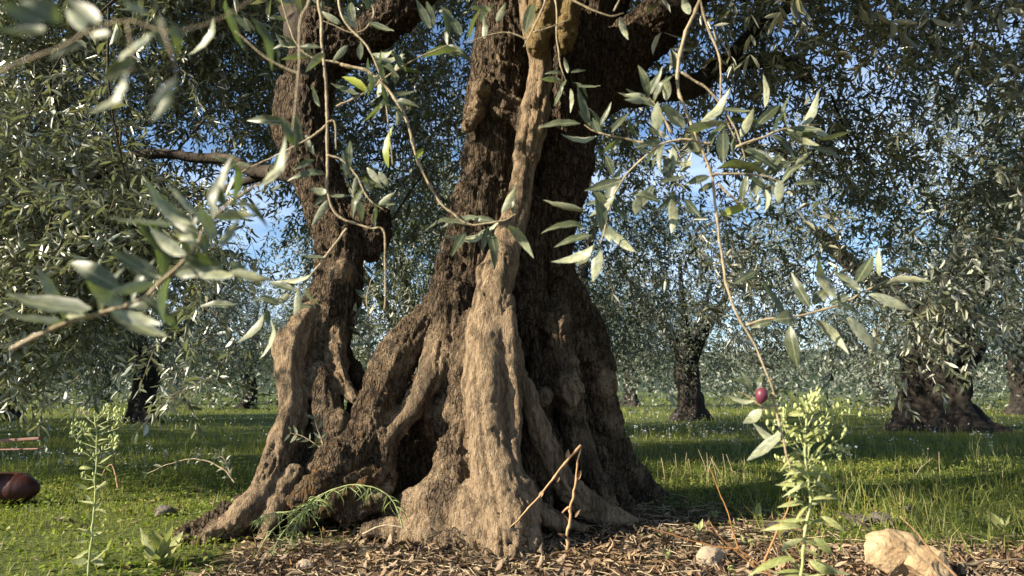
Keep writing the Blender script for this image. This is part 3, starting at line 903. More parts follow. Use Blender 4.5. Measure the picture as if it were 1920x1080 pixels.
def leaf_quads(B, D, nn, L, W, rng, bend=0.16, fold=0.20):
    """lanceolate leaves folded along the midrib: 6 vertices, two quads"""
    S = np.cross(D, nn)
    m = len(B)
    bd = rng.normal(0.05, bend, (m, 1)) * L
    h = W * 0.5
    fz = h * fold * 2
    p0 = B
    p1 = B + D * L * 0.36 + S * h + nn * (fz + bd * 0.35)
    p2 = B + D * L * 0.72 + S * h * 0.78 + nn * (fz * 0.8 + bd * 0.1)
    p3 = B + D * L - nn * bd
    p4 = B + D * L * 0.72 - S * h * 0.78 + nn * (fz * 0.8 + bd * 0.1)
    p5 = B + D * L * 0.36 - S * h + nn * (fz + bd * 0.35)
    V = np.stack([p0, p1, p2, p3, p4, p5], 1).reshape(-1, 3)
    i = np.arange(m)[:, None] * 6
    Q = np.concatenate([i + np.array([[0, 1, 2, 3]]), i + np.array([[0, 3, 4, 5]])], 1).reshape(-1, 4)
    return V, Q


def env_bottom(u):
    """lowest pixel row that the crown of the old tree reaches, across the picture"""
    return np.interp(u, [-400, 0, 120, 210, 300, 400, 480, 540, 600, 680, 760, 820, 1090, 1150, 1250, 1330, 1420, 1520, 1620, 1720, 1800, 1920, 2300],
                        [690, 670, 650, 530, 480, 500, 520, 470, 430, 470, 480, 470, 430, 470, 560, 540, 520, 540, 560, 600, 520, 470, 450])


GAPS = [  # u, v, radius u, radius v, strength: openings in the crown where sky shows
    (445, 350, 110, 70, 0.98), (500, 420, 80, 70, 0.95), (400, 540, 90, 60, 0.6), (470, 600, 60, 60, 0.8), (1215, 400, 55, 65, 0.98), (690, 200, 60, 80, 0.6),
    (1585, 95, 90, 70, 0.97), (470, 480, 80, 90, 0.8), (1230, 330, 40, 40, 0.7), (400, 190, 70, 50, 0.5), (780, 60, 60, 60, 0.6),
    (1840, 230, 140, 110, 0.75), (1750, 470, 160, 70, 0.5), (1120, 420, 50, 60, 0.6), (440, 250, 60, 40, 0.5),
]


def gap_keep(u, v, rng):
    k = np.ones(len(u))
    for (gu, gv, ru, rv, s) in GAPS:
        d = ((u - gu) / ru) ** 2 + ((v - gv) / rv) ** 2
        k *= 1 - s * np.clip(1.6 - d, 0, 1)
    return rng.random(len(u)) < k


def shade_keep(P, rng, strength=1.0):
    """False for twigs that would cut off the sun from spots meant to be lit; culled to shape the light"""
    t = (-0.15 - P[:, 0]) / SUN_NP[0]                         # travel along -SUN to the plane x = -0.15
    y = P[:, 1] + SUN_NP[1] * t
    z = P[:, 2] + SUN_NP[2] * t
    on_trunk = (P[:, 0] < -0.5) & (y > 2.45) & (y < 3.35) & (z > 0.0) & (z < 1.25)
    on_upper = (P[:, 0] < -0.5) & (y > 2.9) & (y < 3.3) & (z > 1.25) & (z < 2.3)
    tg = -P[:, 2] / SUN_NP[2]
    gx_ = P[:, 0] + SUN_NP[0] * tg; gy_ = P[:, 1] + SUN_NP[1] * tg
    front = (gy_ > 1.0) & (gy_ < 2.95) & (np.abs(gx_) < 3)
    left = (gx_ < -0.9) & (gx_ > -3.5) & (gy_ > 2.3) & (gy_ < 4.2)
    right = (gx_ > 0.9) & (gx_ < 5.5) & (gy_ > 4.5) & (gy_ < 6.3)
    bandl = (gx_ < -1.0) & (gx_ > -8) & (gy_ > 7.0) & (gy_ < 8.6)
    # air between camera and trunk where the hanging sprays and the weed stand in the sun
    t2 = (0.55 - P[:, 0]) / SUN_NP[0]
    y2 = P[:, 1] + SUN_NP[1] * t2; z2 = P[:, 2] + SUN_NP[2] * t2
    weed = (P[:, 0] < 0.3) & (y2 > 0.9) & (y2 < 1.6) & (z2 > 0.1) & (z2 < 0.75)
    t3 = (-0.30 - P[:, 0]) / SUN_NP[0]
    y3 = P[:, 1] + SUN_NP[1] * t3; z3 = P[:, 2] + SUN_NP[2] * t3
    near = (P[:, 0] < -0.4) & (y3 > 0.3) & (y3 < 1.2) & (z3 > 0.5) & (z3 < 1.15)
    r = rng.random(len(P))
    drop = (on_trunk & (r < 0.87 * strength)) | (on_upper & (r < 0.45)) | (front & (r < 0.92)) | (left & (r < 0.95)) | (right & (r < 0.95)) | (bandl & (r < 0.6)) | (weed & (r < 0.92)) | (near & (r < 0.85))
    return ~drop


rng = np.random.default_rng(21)
# branchlets inside the picture
nb = 1650
u = np.where(rng.random(nb) < 0.45, rng.uniform(-90, 860, nb), rng.uniform(-90, 2180, nb)); v = rng.uniform(-260, 700, nb)
Y = np.where(u < 480, rng.uniform(3.5, 5.6, nb), np.where(u < 1200, rng.uniform(4.35, 6.4, nb), rng.uniform(3.3, 5.6, nb)))
ok = (v < env_bottom(u)) & gap_keep(u, v, rng)
ok &= rng.random(nb) < np.where((u > 540) & (u < 880) & (v < 480), 0.60, 1.0)
C = at(u[ok], v[ok], Y[ok])
per = 11
base = np.repeat(C, per, 0) + rng.normal(0, 1, (len(C) * per, 3)) * np.array([0.17, 0.17, 0.15])
# hanging sprays at the rim of the crown
SPRAYS = [(150, 610, 3.9, 7), (110, 650, 3.9, 6), (90, 560, 3.8, 8), (180, 680, 3.8, 5), (360, 640, 3.6, 6), (375, 700, 3.55, 7), (390, 590, 3.6, 7), (335, 690, 3.7, 4), (450, 640, 3.6, 5), (500, 600, 3.7, 5), (1215, 600, 4.5, 9), (1190, 560, 4.5, 8), (1240, 640, 4.6, 6),
          (1640, 660, 3.6, 4), (1560, 640, 4.0, 6), (1690, 620, 3.9, 8), (1740, 640, 3.8, 7), (20, 640, 3.7, 8), (60, 600, 3.8, 8), (1330, 470, 4.2, 8), (1460, 560, 4.4, 8), (40, 480, 3.9, 8), (200, 520, 4.2, 8), (300, 480, 4.3, 6)]
for (su, sv, sY, k) in SPRAYS:
    base = np.vstack([base, at(np.full(k, su) + rng.normal(0, 16, k), np.full(k, sv) + rng.normal(0, 26, k), np.full(k, sY) + rng.normal(0, 0.08, k))])
# the rest of the crown, round and above the camera, filled and thinned to shape the light
no = 2000
th = rng.uniform(0, 2 * math.pi, no); rad = np.sqrt(rng.uniform(0.05, 1, no)) * 4.6
zz = 2.0 + rng.uniform(0, 1, no) * 2.9 * np.sqrt(np.clip(1 - (rad / 4.9) ** 2, 0.05, 1)) + 0.2 * rng.random(no)
C2 = np.stack([np.cos(th) * rad, 3.4 + np.sin(th) * rad, zz], -1)
C2 = np.vstack([C2, np.stack([rng.uniform(-3.0, 2.6, 850), rng.uniform(1.2, 6.6, 850), rng.uniform(3.3, 5.3, 850)], -1)])  # extra unseen branchlets overhead, added to shade the right side of the crown
uu, vv, dd = pix(C2)
C2 = C2[~((C2[:, 0] < -1.6) & (rng.random(len(C2)) < np.where(C2[:, 2] > 2.9, 0.66, 0.86)))]; uu, vv, dd = pix(C2)  # unseen left side thinned to let the sun in
inframe = (uu > -120) & (uu < 2040) & (vv > -60) & (dd > 0.1)
C2 = C2[~inframe & (np.linalg.norm(C2 - np.array([0, 0, CAM_H]), axis=1) > 1.5)]
base2 = np.repeat(C2, 6, 0) + rng.normal(0, 1, (len(C2) * 6, 3)) * np.array([0.24, 0.24, 0.18])
base2 = base2[shade_keep(base2 - np.array([0, 0, 0.12]), rng)]
base = base[shade_keep(base - np.array([0, 0, 0.12]), rng)]
# nothing in front of the trunk and nothing inside the wood
uu, vv, dd = pix(base)
infront = (dd < 4.25) & (uu > 455) & (uu < 1260) & (vv > -80) & (dd > 0.2)
base = base[~infront & (base[:, 2] > 0.45)]
n = len(base)
out = base - np.array([0, 3.4, 1.6]); out[:, 2] *= 0.3
d0 = norm(norm(out) * 0.5 + rng.normal(0, 0.75, (n, 3)) + np.array([0, 0, 0.1]))
# thin boughs that carry them
mb = MB()
for k in rng.choice(n, 130, replace=False):
    p0 = base[k]; dr = norm(np.array([rng.normal(0, 0.6), rng.normal(0, 0.6), rng.uniform(0.2, 1.0)])) * rng.uniform(0.4, 0.9)
    pts = smooth_path([p0 - np.array([0, 0, 0.1]), p0 + dr * 0.5 + rng.normal(0, 0.05, 3), p0 + dr + rng.normal(0, 0.08, 3)], 8)
    uu_, vv_, dd_ = pix(pts)
    if np.any((dd_ < 3.9) & (uu_ > 480) & (uu_ < 1250)) or dd_.min() < 2.2: continue
    mb.tube(pts, np.linspace(0.003, 0.008, 8), 6, 0.2, False, int(k), 30)
part('boughs', mb.build('boughs'), M['limb'], olive, kind='stuff')
LV, LQ, WV, WQ = twigs_and_leaves(base, d0, rng.uniform(0.22, 0.46, n), 8, (0.052, 0.085), rng, 1.1)
lu, lv_, ld = pix(LV[::6])
bad = (ld < 3.9) & (ld > 0.1) & (lu > 500) & (lu < 1235) & (lv_ > 0)
bad |= (ld < 1.7)
LQ = LQ[~np.repeat(bad, 2)]
n2 = len(base2); o2 = base2 - np.array([0, 3.4, 1.6]); o2[:, 2] *= 0.3
d2 = norm(norm(o2) * 0.5 + rng.normal(0, 0.75, (n2, 3)))
LV2, LQ2, _, _ = twigs_and_leaves(base2, d2, rng.uniform(0.25, 0.48, n2), 4, (0.075, 0.110), rng, 1.1, 0.24, tubes=False)
lu, lv_, ld = pix(LV2[::6])
LQ2 = LQ2[~np.repeat(((ld < 3.9) & (ld > 0.1) & (lu > 500) & (lu < 1235) & (lv_ > 0)) | (ld < 1.0) & (ld > -0.5) & (LV2[::6, 2] < 1.8), 2)]
LQ = np.vstack([LQ, LQ2 + len(LV)]); LV = np.vstack([LV, LV2])
foliage = part('foliage', mesh_from('foliage', LV, [LQ]), M['olive_leaf'], olive, kind='stuff')
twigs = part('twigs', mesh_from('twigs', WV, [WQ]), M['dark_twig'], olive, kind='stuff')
print('crown twigs', n, 'leaves', len(LQ) // 2)

# ------------------------------------------------------------------ the other olive trees of the grove
def grove_tree(seed, trunk_r, trunk_h, spread, top, nbr):
    """trunk, limbs and foliage meshes of one olive about its own base"""
    rg = np.random.default_rng(seed)
    ns, sd = 26, 36
    t = np.linspace(0, 1, ns)
    th = np.linspace(0, 2 * math.pi, sd, endpoint=False)
    lean = rg.normal(0, 0.22, 2)
    ax = np.stack([lean[0] * t ** 1.5 + 0.08 * np.sin(t * 5 + seed), lean[1] * t ** 1.5, t * trunk_h - 0.08], -1)
    prof = trunk_r * (0.62 + 0.75 * np.exp(-t * 5.5) + 0.12 * np.exp(-((t - 0.9) / 0.15) ** 2))
    lob = 0
    for k in (3, 5, 8):
        lob = lob + rg.uniform(0.08, 0.17) * np.cos(k * (th[None] + t[:, None] * rg.uniform(-1.2, 1.2)) + rg.uniform(0, 6.3)) * (0.6 + 0.7 * np.exp(-t * 4))[:, None]
    R = prof[:, None] * (1 + lob)
    P = ax[:, None, :] + np.stack([np.cos(th)[None] * R, np.sin(th)[None] * R, 0 * R], -1)
    V = P.reshape(-1, 3); nz = fbm(V * 6 + seed * 3.3, 3, seed)
    V = V + norm(np.stack([V[:, 0] - np.repeat(ax[:, 0], sd), V[:, 1] - np.repeat(ax[:, 1], sd), 0 * nz], -1)) * (0.16 * trunk_r * nz)[:, None]
    i = np.arange(ns - 1)[:, None] * sd; j = np.arange(sd)[None]; k = (j + 1) % sd
    Q = np.stack([i + j, i + k, i + sd + k, i + sd + j], -1).reshape(-1, 4)
    V = np.vstack([V, ax[-1] + np.array([0, 0, trunk_r * 0.3])])
    jj = np.arange(sd)
    T3 = np.stack([(ns - 1) * sd + jj, (ns - 1) * sd + (jj + 1) % sd, np.full(sd, ns * sd)], -1)
    tmesh = mesh_from('trunk', V, [Q, T3], True)
    limbs, tips = [], []
    for q in range(5):
        a = q * 1.257 + rg.uniform(-0.3, 0.3)
        e = np.array([math.cos(a) * spread * rg.uniform(0.5, 0.7), math.sin(a) * spread * rg.uniform(0.5, 0.7), top * rg.uniform(0.62, 0.85)])
        pts = smooth_path([ax[-1] * np.array([1, 1, 0.90]), ax[-1] + np.array([e[0] * 0.25, e[1] * 0.25, (e[2] - trunk_h) * 0.30]), ax[-1] * 0 + np.array([e[0] * 0.66, e[1] * 0.66, trunk_h + (e[2] - trunk_h) * 0.62]), e], 12)
        mb = MB(); mb.tube(pts, np.linspace(trunk_r * 0.42, 0.03, 12), 10, 0.25, True, seed + q, 4.0)
        limbs.append(mb.build('limb'))
    # crown: shell of branchlets, open underneath
    C = rg.normal(0, 1, (nbr * 4, 3)); C = norm(C) * (rg.uniform(0.35, 1, (len(C), 1)) ** 0.5)
    C = C * np.array([spread, spread, (top - trunk_h) * 0.62]) * (1 + 0.22 * fbm(C * 2.2 + seed, 2, seed)[:, None])
    C[:, 2] += trunk_h + (top - trunk_h) * 0.45
    r = np.hypot(C[:, 0], C[:, 1]) / spread
    low = 1.0 + 0.9 * np.clip(0.75 - r, 0, 1)
    C = C[(C[:, 2] > low) & (fbm(C * 1.1 + 5, 2, seed + 3) > -0.28)][:nbr]
    B = np.repeat(C, 10, 0) + rg.normal(0, 1, (len(C) * 10, 3)) * 0.24
    n = len(B)
    o = B - np.array([0, 0, trunk_h]); o[:, 2] *= 0.4
    d = norm(norm(o) * 0.6 + rg.normal(0, 0.7, (n, 3)))
    V, Q, _, _ = twigs_and_leaves(B, d, rg.uniform(0.28, 0.55, n), 5, (0.065, 0.100), rg, 1.2, 0.25, tubes=False)
    fmesh = mesh_from('foliage', V, [Q])
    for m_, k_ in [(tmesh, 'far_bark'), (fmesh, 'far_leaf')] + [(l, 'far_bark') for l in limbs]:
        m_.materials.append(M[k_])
    return tmesh, limbs, fmesh


KINDS = [grove_tree(31, 0.62, 1.35, 2.9, 4.9, 290), grove_tree(47, 0.36, 1.25, 2.5, 4.4, 280), grove_tree(59, 0.30, 1.15, 2.3, 4.1, 260)]


def plant_grove(kind, x, y, rot, s, label):
    o = empty('olive_tree', (x, y, float(ground_z(np.array([x]), np.array([y]))[0]) if math.hypot(x, y) < 60 else 0.0))
    o.rotation_euler = (0, 0, rot); o.scale = (s, s, s)
    tag(o, label, 'olive tree', 'olive trees of the grove behind')
    t_, l_, f_ = KINDS[kind]
    obj('trunk', t_, None, o)
    for l in l_: obj('limb', l, None, o)
    tag(obj('foliage', f_, None, o), kind='stuff')
    return o


def gx_of(u, Y): return (u - 960) / FPX * Y * 1.0


GROVE = [  # kind, u, depth, rotation, scale, label
    (0, 1755, 11.2, 2.1, 1.1, 'broad dark olive tree with flared trunk standing behind the pale weed'),
    (1, 1285, 15.0, 2.0, 1.0, 'olive tree with short dark trunk just past the old trunk\'s sunless flank'),
    (1, 285, 13.8, 1.2, 0.88, 'olive tree with leaning fluted trunk above the tall budding weed'),
    (2, 30, 14.8, 0.2, 1.0, 'shaded olive tree at the left edge behind the red vessel'),
    (2, 470, 25.0, 3.0, 1.15, 'small far olive tree in the gap left of the twin stem'),
    (2, 1000, 9.4, 4.2, 1.0, 'olive tree mostly hidden behind the right half of the old trunk'),
    (1, 800, 10.5, 0.9, 0.85, 'olive tree showing its leaves between the two old stems'),
    (1, 1905, 19.0, 3.6, 1.25, 'sunlit pale olive tree at the right edge behind the broad one'),
    (2, 1640, 31.0, 1.9, 1.2, 'far olive tree filling the space left of the broad dark trunk'),
    (1, 590, 36.0, 0.1, 1.1, 'far olive tree right behind the left stem'),
    (2, 345, 42.0, 2.2, 1.1, 'faraway olive tree to the right of the leaning olive'),
    (1, 1180, 30.0, 4.6, 1.2, 'far olive tree close beside the shaded side of the old trunk'),
    (2, 200, 33.0, 5.5, 1.2, 'far olive tree behind the leaning olive'),
]
for (kind, u_, Y_, rot, s, lab) in GROVE:
    plant_grove(kind, gx_of(u_, Y_), Y_, rot, s, lab)
# unseen trees added left of the picture to lay bands of shade on the grass
plant_grove(2, -7.9, 4.7, 0.3, 0.95, 'unseen olive tree added left of the picture to shade the grass, nearest the old tree')
plant_grove(1, -9.6, 6.2, 1.7, 0.9, 'unseen olive tree added left of the picture to shade the grass, second from the old tree')
plant_grove(1, -10.6, 9.2, 1.0, 1.1, 'unseen olive tree added left of the picture to shade the grass, by the near meadow')
plant_grove(2, -13.5, 13.0, 2.0, 1.2, 'unseen olive tree added left of the picture to shade the grass, by the far meadow')
plant_grove(0, 9.5, 9.5, 2.4, 1.1, 'olive tree of the row to the right, outside the picture')

# beyond these the grove closes into one mass of foliage
rg = np.random.default_rng(91)
nbl = 120
by_ = np.where(np.arange(nbl) < 64, rg.uniform(20, 27, nbl), rg.uniform(34, 70, nbl)); bx_ = rg.uniform(-1.1, 1.1, nbl) * by_
P = rg.normal(0, 1, (nbl * 300, 3)); P = norm(P) * rg.uniform(0.5, 1, (len(P), 1)) * np.array([3.4, 3.4, 2.3])
P += np.stack([np.repeat(bx_, 300), np.repeat(by_, 300), np.repeat(np.where(np.arange(nbl) < 64, rg.uniform(0.2, 0.8, nbl), rg.uniform(1.8, 2.8, nbl)), 300)], -1)
P = P[P[:, 2] > 0.05]
D = norm(rg.normal(0, 1, P.shape)); up = norm(rg.normal(0, 1, P.shape) + np.array([0, 0, 0.8])); nn = norm(up - D * (up * D).sum(-1, keepdims=True))
L = rg.uniform(0.006, 0.0085, (len(P), 1)) * P[:, 1:2]
V, Q = leaf_quads(P, D, nn, L, L * 0.45, rg)
tag(obj('far_grove', mesh_from('far_grove', V, [Q]), M['far_leaf']), 'distant olive grove closing the view as one grey-green mass', kind='stuff')

# ------------------------------------------------------------------ sprays that hang in front of the trunk, leaf by leaf
def leaf_mesh(name, seed, material, curl=0.10, fold=0.16, point=1.0, nseg=8):
    """leaf of unit length along +X, unit width along Y, upper side +Z"""
    rg = np.random.default_rng(seed)
    t = np.linspace(0, 1, nseg + 1)
    w = 0.5 * np.sin(np.clip(t, 0, 1) ** 0.85 * math.pi) ** 0.8 * (1 - 0.25 * t ** 2) * point
    w = np.maximum(w, 0.035); w[-1] = 0.004
    z = curl * (np.sin(t * math.pi) - 0.9 * t ** 2) + 0.012 * rg.normal(0, 1, nseg + 1)
    y0 = 0.05 * np.sin(t * 3 + seed)
    V = []
    for i in range(nseg + 1):
        V += [(t[i], y0[i] - w[i], z[i] + fold * w[i] * 0.55), (t[i], y0[i], z[i]), (t[i], y0[i] + w[i], z[i] + fold * w[i] * 0.55)]
    Q = []
    for i in range(nseg):
        a = i * 3
        Q += [(a, a + 3, a + 4, a + 1), (a + 1, a + 4, a + 5, a + 2)]
    me = mesh_from(name, np.array(V), [np.array(Q)], True)
    me.materials.append(material)
    return me


NEAR = [leaf_mesh('leaf', s, M['near_leaf'], c) for s, c in ((1, 0.06), (2, 0.14), (3, -0.05), (4, 0.10))]
YELLOW = [leaf_mesh('leaf', 8, M['yellow_leaf'], 0.08)]
WEEDL = [leaf_mesh('leaf', s, M['weed_leaf'], c, 0.2) for s, c in ((11, 0.10), (12, 0.18), (13, -0.06))]
DRYL = [leaf_mesh('dry_leaf', s, M['dry_leaf'], c, f, 1.0, 5) for s, c, f in ((21, 0.16, 0.5), (22, -0.12, 0.7), (23, 0.05, 0.25), (24, 0.26, 0.4))]
lrng = random.Random(5)


def leaf_px(parent, root, u1, v1, u2, v2, w, Y, dY=None, under=None, meshes=NEAR, aspect=0.24, minlen=0.0):
    """one leaf from its stalk at (u1,v1) to its tip; w is the breadth it shows"""
    A = at(u1, v1, Y)
    px = math.hypot(u2 - u1, v2 - v1) * Y / FPX
    dY = lrng.uniform(-0.45, 0.45) * px if dY is None else dY
    B = at(u2, v2, Y + dY)
    D = B - A; L = np.linalg.norm(D); D = D / L
    W = max(aspect * L, w * Y / FPX * 1.02)
    view = norm(A - np.array([0, 0, CAM_H]))
    face = -view - D * float(-view @ D); face = face / np.linalg.norm(face)
    side = np.cross(D, face)
    c = min(1.0, w * Y / FPX / W); roll = math.acos(c) * (1 if side[2] > 0 else -1)      # turn the upper side to the sky
    if lrng.random() < 0.15: roll = -roll
    nn = face * math.cos(roll) + side * math.sin(roll)
    if under is None: under = (nn[2] < -0.15) or lrng.random() < 0.12
    if under: nn = -nn
    S = np.cross(nn, D)
    m = Matrix(((D[0] * L, S[0] * W, nn[0] * L, A[0] - root[0]), (D[1] * L, S[1] * W, nn[1] * L, A[1] - root[1]), (D[2] * L, S[2] * W, nn[2] * L, A[2] - root[2]), (0, 0, 0, 1)))
    o = obj('leaf', lrng.choice(meshes), None, parent)
    o.matrix_basis = m
    return o


def branch(name, lines, Y, parent=olive, root=OFF, material=None, r=3.2):
    """one thin branch with forks; each line is rows of (u, v) or (u, v, depth); r in pixels"""
    mb = MB()
    for li, ln in enumerate(lines):
        rows = np.array([(q[0], q[1], q[2] if len(q) > 2 else Y) for q in ln], float)
        a = smooth_path(rows, max(8, 5 * len(rows)))
        P = at(a[:, 0], a[:, 1], a[:, 2])
        rr_ = r * (1.0 if li == 0 else 0.72) * Y / FPX
        if len(a) > 12:
            a = smooth_path(rows, 9 * len(rows)); P = at(a[:, 0], a[:, 1], a[:, 2])
        P = P + 0.9 * rr_ * np.stack([vnoise(P * 22 + q * 5.3, li) for q in range(3)], -1) + 0.4 * rr_ * np.stack([vnoise(P * 70 + q * 5.3, li) for q in range(3)], -1)
        node = 1 + 0.38 * np.exp(-((np.arange(len(P)) % 5) - 2.0) ** 2 / 0.5)        # swollen nodes
        mb.tube(P, np.linspace(rr_, rr_ * 0.42, len(P)) * node * (1 + 0.12 * vnoise(P * 60, 3)), 7, 0.12, True, li, 60)
    return part(name, mb.build(name), material or M['twig'], parent, root)


def spray(lines, leaves, Y, r=3.2, name='hanging_branch'):
    b = branch(name, lines, Y, r=r)
    for q in leaves:
        kw = {}
        if len(q) > 5 and q[5] == 'U': kw['under'] = True
        elif len(q) > 5 and q[5] == 'T': kw['under'] = False
        elif len(q) > 5 and q[5] == 'Y': kw['meshes'] = YELLOW
        leaf_px(b, OFF, *q[:5], Y + lrng.uniform(-0.03, 0.03), **kw)
    return b


FRONT = []
FRONT.append(spray([[(640, 120), (700, 140), (755, 210), (780, 290), (820, 370), (850, 400), (880, 418), (940, 415), (966, 404)], [(640, -40), (640, 30), (690, 90), (715, 150), (728, 230), (736, 310)], [(640, 120), (560, 90), (520, -30)], [(630, 200), (690, 170), (760, 120), (840, 85)]], [
    (899, 407, 827, 425, 12), (935, 415, 837, 451, 14), (873, 435, 847, 480, 18), (941, 399, 969, 347, 14, 'U'), (964, 402, 962, 363, 10), (954, 422, 1000, 482, 20, 'U'), (920, 435, 930, 503, 20), (878, 422, 790, 428, 10),
    (930, 415, 880, 410, 14), (915, 425, 905, 470, 14), (710, 322, 728, 351, 14), (728, 314, 733, 233, 13, 'Y'), (716, 192, 678, 233, 6, 'U'), (745, 237, 755, 184, 14), (780, 298, 794, 276, 12, 'Y'), (728, 158, 710, 96, 10, 'U'),
    (753, 131, 737, 92, 11), (741, 158, 735, 129, 13), (762, 135, 724, 92, 9), (691, 173, 639, 141, 16, 'Y'), (672, 177, 620, 158, 12), (857, 92, 785, 106, 17, 'U'), (652, 85, 622, 116, 14), (676, 112, 676, 77, 14)], 1.15))
FRONT.append(spray([[(596, -50), (598, 0), (605, 80), (612, 160), (613, 230), (613, 320), (615, 370), (640, 410), (690, 428), (718, 432), (722, 500), (722, 580)], [(650, 428), (610, 480), (570, 530), (525, 575)], [(613, 232), (580, 260), (520, 290), (440, 330)], [(613, 290), (640, 300), (668, 330), (690, 370), (720, 392)], [(612, 230), (628, 232), (630, 280)]], [
    (541, 229, 460, 225, 19), (590, 290, 570, 249, 14), (655, 318, 655, 261, 16), (649, 330, 643, 282, 10, 'U'), (610, 326, 537, 335, 14), (614, 359, 578, 355, 15, 'U'), (618, 367, 663, 367, 7), (616, 375, 584, 424, 15), (612, 365, 586, 388, 10),
    (673, 375, 679, 416, 14), (688, 314, 716, 351, 14), (525, 571, 488, 555, 14), (523, 570, 548, 544, 12, 'U'), (537, 571, 594, 575, 9), (500, 580, 505, 612, 12), (494, 590, 447, 646, 14, 'U'), (508, 600, 494, 674, 8, 'U'), (442, 572, 371, 574, 13), (520, 572, 470, 562, 8),
    (692, 360, 684, 330, 10, 'U'), (608, 100, 572, 133, 17), (602, 89, 560, 87, 9), (600, 200, 585, 160, 10), (668, 330, 662, 370, 10, 'U'), (700, 380, 742, 384, 8), (590, 300, 548, 318, 12)], 1.08, 3.3))
spray([[(565, -60), (580, 0), (563, 43), (560, 133), (553, 207), (540, 290), (505, 340)], [(563, 140), (500, 110), (440, 60)]], [(553, 278, 553, 204, 22), (420, 0, 457, 97, 17), (470, 33, 517, 127, 20), (400, 33, 360, 107, 13, 'U'), (545, 270, 528, 215, 18), (470, 60, 430, 20, 14)], 0.62, 2.6)
spray([[(1042, -40), (1042, 0), (1047, 104), (1060, 150)]], [(1055, 137, 1021, 137, 8), (1052, 150, 1013, 148, 12), (1065, 137, 1057, 106, 9), (1070, 136, 1099, 131, 7), (1081, 161, 1127, 162, 5), (1070, 166, 1070, 212, 9), (1055, 161, 1039, 202, 9), (1074, 155, 1104, 180, 6), (1062, 150, 1050, 180, 8)], 1.3, 2.2)
spray([[(1022, -30), (1022, 0), (999, 54), (982, 89)], [(999, 62), (1030, 50), (1065, 37)], [(988, 73), (955, 62), (918, 66), (870, 80)]], [
    (984, 62, 1001, 0, 22), (841, 66, 826, 4, 18), (814, 54, 799, 0, 18), (864, 66, 847, 31, 18), (807, 54, 780, 0, 18), (907, 73, 909, 27, 12), (880, 77, 899, 15, 9), (922, 19, 882, 13, 13), (930, 40, 950, 5, 14, 'U'), (900, 40, 925, 8, 12)], 1.05, 2.6)
spray([[(1060, -40), (1076, 0), (1138, 29), (1169, 25)], [(1150, 20), (1170, -20)]], [(1163, 31, 1177, 77, 14), (1292, 27, 1281, -12, 18, 'U')], 1.05, 2.6)
spray([[(660, -30), (700, 20), (670, 60), (600, 40)]], [(670, 50, 635, 27, 14), (664, 46, 656, 0, 18), (690, 40, 740, 60, 12), (640, 45, 600, 20, 14), (690, 20, 690, -20, 16)], 1.2, 2.4)


def extra_leaves(b, lines, n, lo_, hi_, Y, under=0.2):
    """further pairs of leaves along the outer halves of the given lines"""
    for ln in lines:
        a = smooth_path(np.array([(p_[0], p_[1]) for p_ in ln], float), 24); tn = np.gradient(a, axis=0)
        for k in range(n):
            i = lrng.randrange(8, 24); an = math.atan2(tn[i][1], tn[i][0]) + lrng.choice((1, -1)) * lrng.uniform(0.35, 1.25)
            L = lrng.uniform(lo_, hi_)
            leaf_px(b, OFF, a[i][0], a[i][1], a[i][0] + math.cos(an) * L, a[i][1] + math.sin(an) * L, L * lrng.uniform(0.12, 0.26), Y + lrng.uniform(-0.06, 0.06), under=lrng.random() < under)


